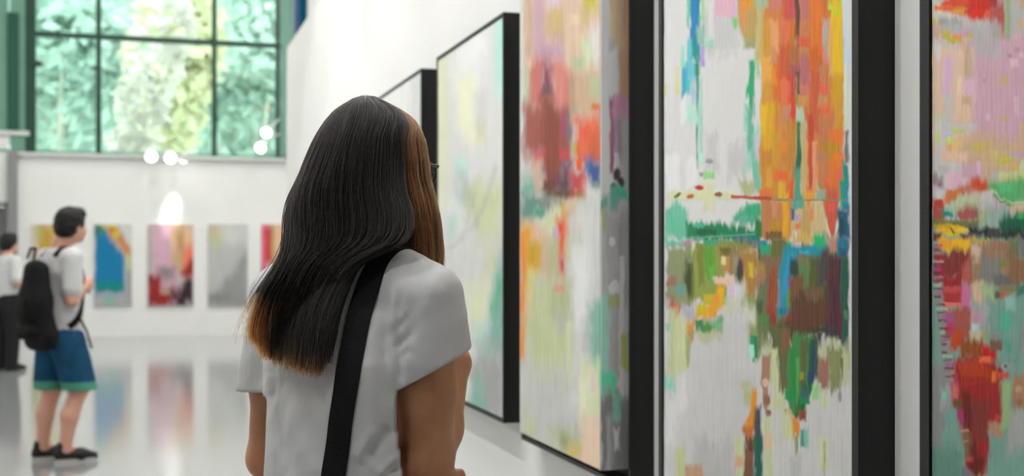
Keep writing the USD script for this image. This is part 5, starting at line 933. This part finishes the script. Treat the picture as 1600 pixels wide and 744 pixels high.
for i in range(2600): strand(math.degrees(math.acos(rng.uniform(-1, .69)) * -1) + 360, 'back', rng.integers(ng))
for i in range(160): strand(rng.uniform(160, 200), 'back', rng.integers(ng), .012)
for i in range(120): strand(rng.uniform(165, 312), 'back', rng.integers(ng), .01)
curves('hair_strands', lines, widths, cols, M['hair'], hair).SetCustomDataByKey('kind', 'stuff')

# ---- wide black strap and its bag: worn across the back, a thing of its own
bag = thing('shoulder_bag', (wx, wy, 0), -math.degrees(YAW), 'black bag on a wide strap across the back of the long-haired woman', 'bag')
pp = [(600, 402, None), (590, 414, None), (580, 432, None), (571, 456, None), (563, 490, None), (556, 530, None), (549, 580, None), (542, 630, None), (535, 685, None), (527, 745, None), (519, 810, None), (508, 870, None)]
pts = []
for u, v, _ in pp:
    a, z = az(u, v, -.07); pts.append([a, back_of(np.array([a]), np.array([z]))[0], z])
pts = np.array(pts)
top = np.array([[.118, -.0, 1.40], [.118, .03, 1.405], [.125, .06, 1.395], [.125, .085, 1.37], [.118, .12, 1.33], [.10, .145, 1.27]])
pts = np.vstack([top[::-1], pts])
from scipy.interpolate import CubicSpline
s = np.r_[0, np.cumsum(np.linalg.norm(np.diff(pts, axis=0), axis=1))]; cs = CubicSpline(s, pts); q = cs(np.linspace(0, s[-1], 110))
q = gaussian_filter(q, (2.0, 0)); q = sh.onto(q, .004); q[:, 2] = np.maximum(q[:, 2], .8)
tg = np.gradient(q, axis=0); tg /= np.linalg.norm(tg, axis=1, keepdims=True); nr = gaussian_filter(sh.grad(q, .012), (3, 0)); nr /= np.linalg.norm(nr, axis=1, keepdims=True); sdv = np.cross(nr, tg); sdv /= np.linalg.norm(sdv, axis=1, keepdims=True)
rowsA = []
for e in np.linspace(-1, 1, 9):
    r_ = q + sdv * e * .0215; r_ = sh.onto(r_, .0035, 4); rowsA.append(gaussian_filter(r_, (2.0, 0)))
rowsA = np.array(rowsA)
obj('strap', tri(thick(rowsA, .0028)), M['black_web'], bag, smooth=40)
end = rowsA[4, -1]
bc = end + np.array([-.045, -.055, -.13])
bb = Field(bc - [.2, .12, .2], bc + [.2, .12, .2], .006)
for dx in (-.11, .11):
    for dz in (-.11, .10): pass
X, Y, Z = np.meshgrid(*bb.ax, indexing='ij'); qx, qy, qz = np.abs(X - bc[0]) - .12, np.abs(Y - bc[1] + .02) - .03, np.abs(Z - bc[2]) - .11
bb.d = (np.sqrt(np.maximum(qx, 0) ** 2 + np.maximum(qy, 0) ** 2 + np.maximum(qz, 0) ** 2) + np.minimum(np.maximum(qx, np.maximum(qy, qz)), 0) - .02).astype(np.float32)
obj('bag_body', bb.mesh(2), M['black_cloth'], bag, smooth=True)
obj('bag_flap', rbox(bc + [-.135, -.085, -.02], bc + [.135, -.068, .125], .008), M['black_web'], bag)
# ------------------------------------------------------------------ the man with the backpack, farther down the hall
def stand(name, u_base, depth, label):
    a0 = (u_base - 800) * depth / F_PX; x, y = view(a0, depth)
    return thing(name, (x, y, 0), -math.degrees(YAW), label, 'person'), (x, y)
man, (mx, my) = stand('person', 95, 8.07, 'dark-haired man in a white T-shirt and teal shorts facing the far paintings')
MB = math.radians(42); G = turn(MB); hc = np.array([.065, .01, 1.595]); hy = math.radians(33)
f = Field((-.42, -.42, .03), (.42, .42, 1.72), .008)
g = head_into(f, hc, hy, 1.0)
f.chain([G(0, -.01, 1.36), G(0, .0, 1.45), hc + np.array([-.015, 0, -.07])], (.066, .060, .058), .03)
f.stack([(.80, 0, 0, .130, .095), (.92, 0, 0, .135, .10), (1.05, 0, 0, .135, .10), (1.25, 0, .0, .165, .115), (1.36, 0, -.01, .14, .085), (1.41, 0, -.01, .08, .06)], MB, .04)
f.cone(G(-.15, 0, 1.375), G(.15, 0, 1.375), .05, None, .04)
sr, er, wr = G(.178, -.01, 1.365), G(.205, -.03, 1.085), G(.125, .085, 1.16)
sl, el, wl = G(-.178, -.01, 1.365), G(-.205, -.03, 1.09), G(-.08, .10, 1.13)
for s_, e_, w_ in ((sr, er, wr), (sl, el, wl)): f.chain([s_, e_], (.055, .040), .02); f.chain([e_, e_ * .6 + w_ * .4, w_], (.040, .041, .027), .02)
for sx, w_ in ((1, wr), (-1, wl)):
    p0 = w_ + G(-sx * .03, .055, .03); f.cone(w_, p0, .027, .034, .02)
    for k in range(4): q0 = p0 + G(0, .01, .030 - .02 * k); finger_into(f, [q0, q0 + G(-sx * .035, .045, 0), q0 + G(-sx * .075, .03, 0), q0 + G(-sx * .085, .0, 0)], .011)
    finger_into(f, [w_ + G(0, .02, .02), p0 + G(-sx * .01, -.01, .05), p0 + G(-sx * .05, .0, .055)], .012)
knR, anR, knL, anL = G(.095, .085, .485), G(.10, -.02, .085), G(-.095, -.01, .485), G(-.105, -.075, .085)
f.chain([G(.075, 0, .85), knR, knR * .55 + anR * .45 + G(0, -.025, 0), anR], (.078, .060, .056, .038), .03); f.chain([G(-.075, 0, .85), knL, knL * .55 + anL * .45 + G(0, -.02, 0), anL], (.078, .060, .056, .038), .03)
f.cone(anR, anR + G(.0, .12, -.045), .036, .03, .02); f.cone(anL, anL + G(.0, .12, -.045), .036, .03, .02)
obj('body', f.mesh(4), M['skin_far'], man, smooth=True)
def eyes(par, g):
    for e in (-1, 1):
        m = trimesh.creation.icosphere(2); obj('eye', trimesh.Trimesh(m.vertices * .0122 + g(e * .031, .0785, -.014), m.faces), M['eye'], par, smooth=True)
eyes(man, g)
def hair_cap(hc, hy, g, grow=1.0, back=.0):
    q = Field(hc - .17, hc + .17, .005)
    q.ell(g(0, -.012, .018), np.array((.088, .106, .104)) * grow, hy, .02); q.ell(g(0, -.045, -.03), np.array((.078, .068, .07 + back)) * grow, hy, .03); q.ell(g(.0, .055, .075), (.06, .045, .038), hy, .03)
    q.ell(g(0, .125, -.045), (.082, .075, .085), hy, .015, cut=True)
    X, Y, Z = np.meshgrid(*q.ax, indexing='ij'); b = np.abs(q.d) < .03; P = np.stack([X[b], Y[b], Z[b]], 1)
    q.d[b] += (.016 * (meshkit.fbm(P * 38, 3, 2) - .5)).astype(np.float32); return q.mesh(1)
obj('hair', hair_cap(hc, hy, g), M['hair_far'], man, smooth=True)
t = Field((-.42, -.42, .72), (.42, .42, 1.47), .007)
t.stack([(.77, 0, .0, .180, .140), (.95, 0, .005, .175, .135), (1.1, 0, .005, .172, .128), (1.27, 0, .0, .185, .132), (1.36, 0, -.01, .16, .10), (1.43, 0, -.008, .085, .075)], MB, .03)
t.cone(G(-.16, -.005, 1.375), G(.16, -.005, 1.375), .058, None, .04)
for s_, e_ in ((sr, er), (sl, el)): t.cone(s_, s_ * .28 + e_ * .72, .066, .070, .03)
t.ell(G(0, .01, 1.475), (.072, .075, .04), MB, .01, cut=True)
X, Y, Z = np.meshgrid(*t.ax, indexing='ij'); b = np.abs(t.d) < .04; P = np.stack([X[b], Y[b], Z[b]], 1); t.d[b] += (.016 * (meshkit.fbm(P * [11, 11, 6], 3, 5) - .5)).astype(np.float32)
obj('shirt', t.mesh(2), M['tee_far'], man, smooth=True)
def shorts_mesh(flare=1.0):
    q = Field((-.42, -.42, .40), (.42, .42, .95), .008)
    q.stack([(.74, 0, 0, .185, .145), (.82, 0, 0, .178, .140), (.90, 0, 0, .165, .128)], MB, .03)
    q.cone(G(.09, .0, .80), G(.11, .085, .46), .120, .108, .015); q.cone(G(-.09, .0, .80), G(-.115, -.02, .46), .120, .106, .015)
    X, Y, Z = np.meshgrid(*q.ax, indexing='ij'); q.d += (.02 * (meshkit.fbm(np.stack([X, Y, Z], -1) * [12, 12, 5], 2, 6) - .5)).astype(np.float32)
    q.d = np.maximum(q.d, .475 - Z).astype(np.float32); return q.mesh(2)
sm = shorts_mesh(); hemcut = sm.triangles_center[:, 2] < .535
so = obj('shorts', trimesh.Trimesh(sm.vertices, sm.faces[~hemcut]), M['shorts'], man, smooth=True)
obj('hem', trimesh.Trimesh(sm.vertices, sm.faces[hemcut]), M['hem_green'], so, smooth=True, label='sea green hem band')
for an, k in ((anR, .0), (anL, -.06)):
    b_ = np.array([an[0], an[1], 0]) + G(0, .02, 0); so = obj('shoe', shoe_mesh(b_, MB + .35, .27, .05), M['shoe'], man, smooth=True)
    gg = turn(MB + .35, b_); obj('sole', trimesh.convex.convex_hull(np.array([gg(dx * w_, y_, z_) for y_, w_ in ((-.085, .028), (-.05, .041), (.07, .047), (.13, .044), (.175, .028)) for dx in (-1, 1) for z_ in (.0, .022)])), M['sole'], so)

# backpack, a thing of its own hanging on his shoulders
pack = thing('backpack', (mx, my, 0), -math.degrees(YAW), 'large black backpack worn by the man in teal shorts', 'backpack')
pb = Field((-.55, -.5, .6), (.35, .5, 1.5), .009)
pb.chain([G(.075, -.215, 1.29), G(.075, -.225, 1.10), G(.085, -.205, .85)], (.058, .074, .072), .06)
for sx in (-1, 1): pb.chain([G(.075 + sx * .045, -.205, 1.28), G(.075 + sx * .06, -.215, 1.08), G(.09 + sx * .06, -.19, .82)], (.055, .070, .068), .06)
obj('main_pocket', pb.mesh(4), M['black_cloth'], pack, smooth=True)
pk = Field((-.6, -.5, .6), (.35, .5, 1.3), .009); pk.chain([G(.035, -.28, 1.08), G(.115, -.28, 1.08)], (.045, .045), .03); pk.chain([G(.035, -.265, .88), G(.135, -.26, .88)], (.055, .055), .06); pk.chain([G(.035, -.275, 1.0), G(.125, -.275, 1.0)], (.048, .048), .06)
obj('front_pocket', pk.mesh(3), M['black_web'], pack, smooth=True)
sp = Field((-.5, -.5, .6), (.45, .5, 1.3), .009); sp.chain([G(.19, -.18, 1.0), G(.20, -.17, .86), G(.195, -.16, .80)], (.03, .045, .035), .04)
obj('side_pouch', sp.mesh(3), M['black_cloth'], pack, smooth=True)
def strap_on(fld, pts, w, th, name, par):
    s_ = np.r_[0, np.cumsum(np.linalg.norm(np.diff(pts, axis=0), axis=1))]; q = CubicSpline(s_, pts)(np.linspace(0, s_[-1], 40)); q = fld.onto(q, .006, 4); q = gaussian_filter(q, (1.2, 0))
    tg = np.gradient(q, axis=0); tg /= np.linalg.norm(tg, axis=1, keepdims=True); nr = fld.grad(q, .02); sd_ = np.cross(nr, tg); sd_ /= np.linalg.norm(sd_, axis=1, keepdims=True)
    obj(name, tri(thick(np.array([q - sd_ * w, q, q + sd_ * w]), th)), M['black_web'], par, smooth=40)
for sx in (1, -1):
    strap_on(t, np.array([G(sx * .10, -.13, 1.38), G(sx * .105, -.02, 1.44), G(sx * .11, .06, 1.40), G(sx * .125, .12, 1.28), G(sx * .15, .12, 1.12), G(sx * .17, .05, .98), G(sx * .165, -.04, .90)]), .022, .01, 'shoulder_strap', pack)
obj('hanging_strap', join([rod(G(.19, .02, .99), G(.215, .07, .88), .008, 8), rod(G(.215, .07, .88), G(.20, .115, .76), .008, 8)]), M['black_web'], pack)
obj('top_handle', join([rod(G(-.03, -.22, 1.36), G(-.02, -.2, 1.43), .009, 8), rod(G(-.02, -.2, 1.43), G(.05, -.2, 1.43), .009, 8), rod(G(.05, -.2, 1.43), G(.06, -.22, 1.36), .009, 8)]), M['black_web'], pack)

# ------------------------------------------------------------------ the visitor at the left edge
vis, (vx, vy) = stand('person', 11, 14.4, 'dark-haired visitor in a pale top and dark trousers by the left edge')
MB = math.radians(35); G = turn(MB); hc = G(0, .03, 1.545); hy = math.radians(40)
f = Field((-.42, -.42, .03), (.42, .42, 1.68), .011)
g = head_into(f, hc, hy, .97)
f.chain([G(0, 0, 1.30), G(0, .0, 1.40), hc + np.array([-.01, -.01, -.07])], (.06, .055, .055), .03)
f.stack([(.80, 0, 0, .145, .105), (1.0, 0, 0, .13, .10), (1.2, 0, .0, .155, .11), (1.33, 0, -.01, .12, .08)], MB, .04)
f.cone(G(-.14, 0, 1.32), G(.14, 0, 1.32), .05, None, .04)
sr, er, wr = G(.18, 0, 1.31), G(.26, -.03, 1.06), G(.13, .13, 1.0); sl, el, wl = G(-.18, 0, 1.31), G(-.22, -.02, 1.04), G(-.17, .1, .85)
for s_, e_, w_, sx in ((sr, er, wr, 1), (sl, el, wl, -1)):
    f.chain([s_, e_], (.05, .038), .02); f.chain([e_, w_], (.038, .026), .02); d_ = (w_ - e_) / np.linalg.norm(w_ - e_); p0 = w_ + d_ * .06; f.cone(w_, p0, .028, .032, .02)
    for k in range(4): q0 = p0 + np.array([0, 0, .027 - .018 * k]); finger_into(f, [q0, q0 + d_ * .04, q0 + d_ * .07 + np.array([0, .0, -.012])], .011)
    finger_into(f, [w_ + d_ * .02 + np.array([0, 0, .025]), p0 + np.array([0, 0, .05]), p0 + d_ * .03 + np.array([0, 0, .05])], .012)
obj('body', f.mesh(4), M['skin_far'], vis, smooth=True); eyes(vis, g)
obj('hair', hair_cap(hc, hy, g, 1.03, .03), M['hair_far'], vis, smooth=True)
t2 = Field((-.42, -.42, .8), (.42, .42, 1.42), .01)
t2.stack([(.86, 0, 0, .17, .13), (1.0, 0, 0, .16, .125), (1.2, 0, 0, .175, .13), (1.32, 0, -.01, .14, .10), (1.38, 0, -.005, .08, .07)], MB, .03); t2.cone(G(-.15, 0, 1.325), G(.15, 0, 1.325), .058, None, .04)
for s_, e_ in ((sr, er), (sl, el)): t2.cone(s_, s_ * .2 + e_ * .8, .065, .068, .03)
X, Y, Z = np.meshgrid(*t2.ax, indexing='ij'); t2.d += (.02 * (meshkit.fbm(np.stack([X, Y, Z], -1) * [11, 11, 6], 2, 5) - .5)).astype(np.float32)
obj('shirt', t2.mesh(2), M['tee_far'], vis, smooth=True)
q = Field((-.42, -.42, .03), (.42, .42, .98), .011)
q.stack([(.74, 0, 0, .18, .14), (.86, 0, 0, .172, .135), (.95, 0, 0, .155, .12)], MB, .03)
for sx in (-1, 1): q.chain([G(sx * .09, 0, .82), G(sx * .10, .02, .46), G(sx * .105, -.01, .07)], (.115, .085, .075), .03)
obj('trousers', q.mesh(3), M['dark_trousers'], vis, smooth=True)
for sx in (-1, 1): obj('shoe', shoe_mesh(G(sx * .105, .0, 0), MB + sx * .12, .25, .045), M['shoe'], vis, smooth=True)
# ------------------------------------------------------------------ outside the windows
structure('ground', box((-60, YB + .25, -.4), (60, 90, -.02)), M['concrete'])
def leaves(centre, radii, n, size, seed):
    rng = np.random.default_rng(seed)
    d = rng.normal(size=(n, 3)); d /= np.linalg.norm(d, axis=1)[:, None]
    p = np.array(centre) + d * np.array(radii) * (rng.random(n) ** .45)[:, None]
    p += (np.stack([meshkit.noise(p * .55, s) for s in (1, 2, 3)], -1) - .5) * 2.2
    a = rng.normal(size=(n, 3)); a /= np.linalg.norm(a, axis=1)[:, None]
    b = np.cross(a, rng.normal(size=(n, 3))); b /= np.linalg.norm(b, axis=1)[:, None]
    s = size * rng.uniform(.7, 1.4, n)[:, None]
    v = np.stack([p + a * s, p + b * s * .5, p - a * s, p - b * s * .5], 1).reshape(-1, 3)
    i = np.arange(n)[:, None] * 4
    return np.vstack([v]), np.vstack([i + [0, 1, 2], i + [0, 2, 3]])
def tree(x, y, h, crown, leaf, seed, label, n=2600, size=.26, trunk=.2):
    t = thing('tree', (x, y, 0), label=label, cat='tree', group=None)
    rng = random.Random(seed); segs = [rod((0, 0, 0), (0, 0, h * .55), trunk, 10, trunk * .6)]
    for k in range(9):
        an = rng.uniform(0, 2 * PI); z = h * rng.uniform(.28, .55); L = crown[0] * rng.uniform(.6, 1.0)
        segs.append(rod((0, 0, z), (L * math.cos(an), L * math.sin(an), z + h * rng.uniform(.15, .4)), trunk * .4, 8, trunk * .12))
    obj('trunk', join(segs), M['bark'], t, smooth=50)
    obj('foliage', leaves((0, 0, h * .66), (crown[0], crown[0], crown[1]), n, size, seed), M[leaf], t, kind='stuff')
def WX(u, Y): return on_y(u, 200, Y)[0]
tree(WX(95, 36), 36, 11.2, (2.7, 4.2), 'leaf_teal', 1, 'blue-green tree outside, behind the left panes of the window', n=3400)
tree(WX(262, 29), 29, 8.9, (.95, 2.7), 'leaf_yellow', 2, 'narrow yellow-green tree outside, behind the middle panes of the window', n=800, trunk=.12)
tree(WX(292, 43), 43, 14.5, (1.7, 4.6), 'leaf_yellow', 3, 'tall yellowish tree outside, right of the middle of the window', n=1100)
tree(WX(402, 34.5), 34.5, 10.2, (2.1, 3.8), 'leaf_mid', 4, 'mid green tree outside, behind the right panes of the window', n=2600)
tree(WX(170, 53), 53, 14.6, (4.6, 5.8), 'leaf_teal', 5, 'wide pale blue-green tree outside, farthest left behind the window', n=4200, size=.34)
tree(WX(345, 64), 64, 15.5, (5.4, 6.2), 'leaf_teal', 6, 'broad blue-green tree outside, in the distance right of centre', n=4200, size=.38)
tree(WX(214, 25.2), 25.2, 7.0, (.62, 2.0), 'leaf_grey', 7, 'slender silvery tree outside, just beyond the window', n=420, trunk=.07, size=.18)
tree(WX(250, 82), 82, 19.0, (8.5, 8.0), 'leaf_mid', 8, 'huge hazy tree in the far distance outside the window', n=5200, size=.5, trunk=.4)
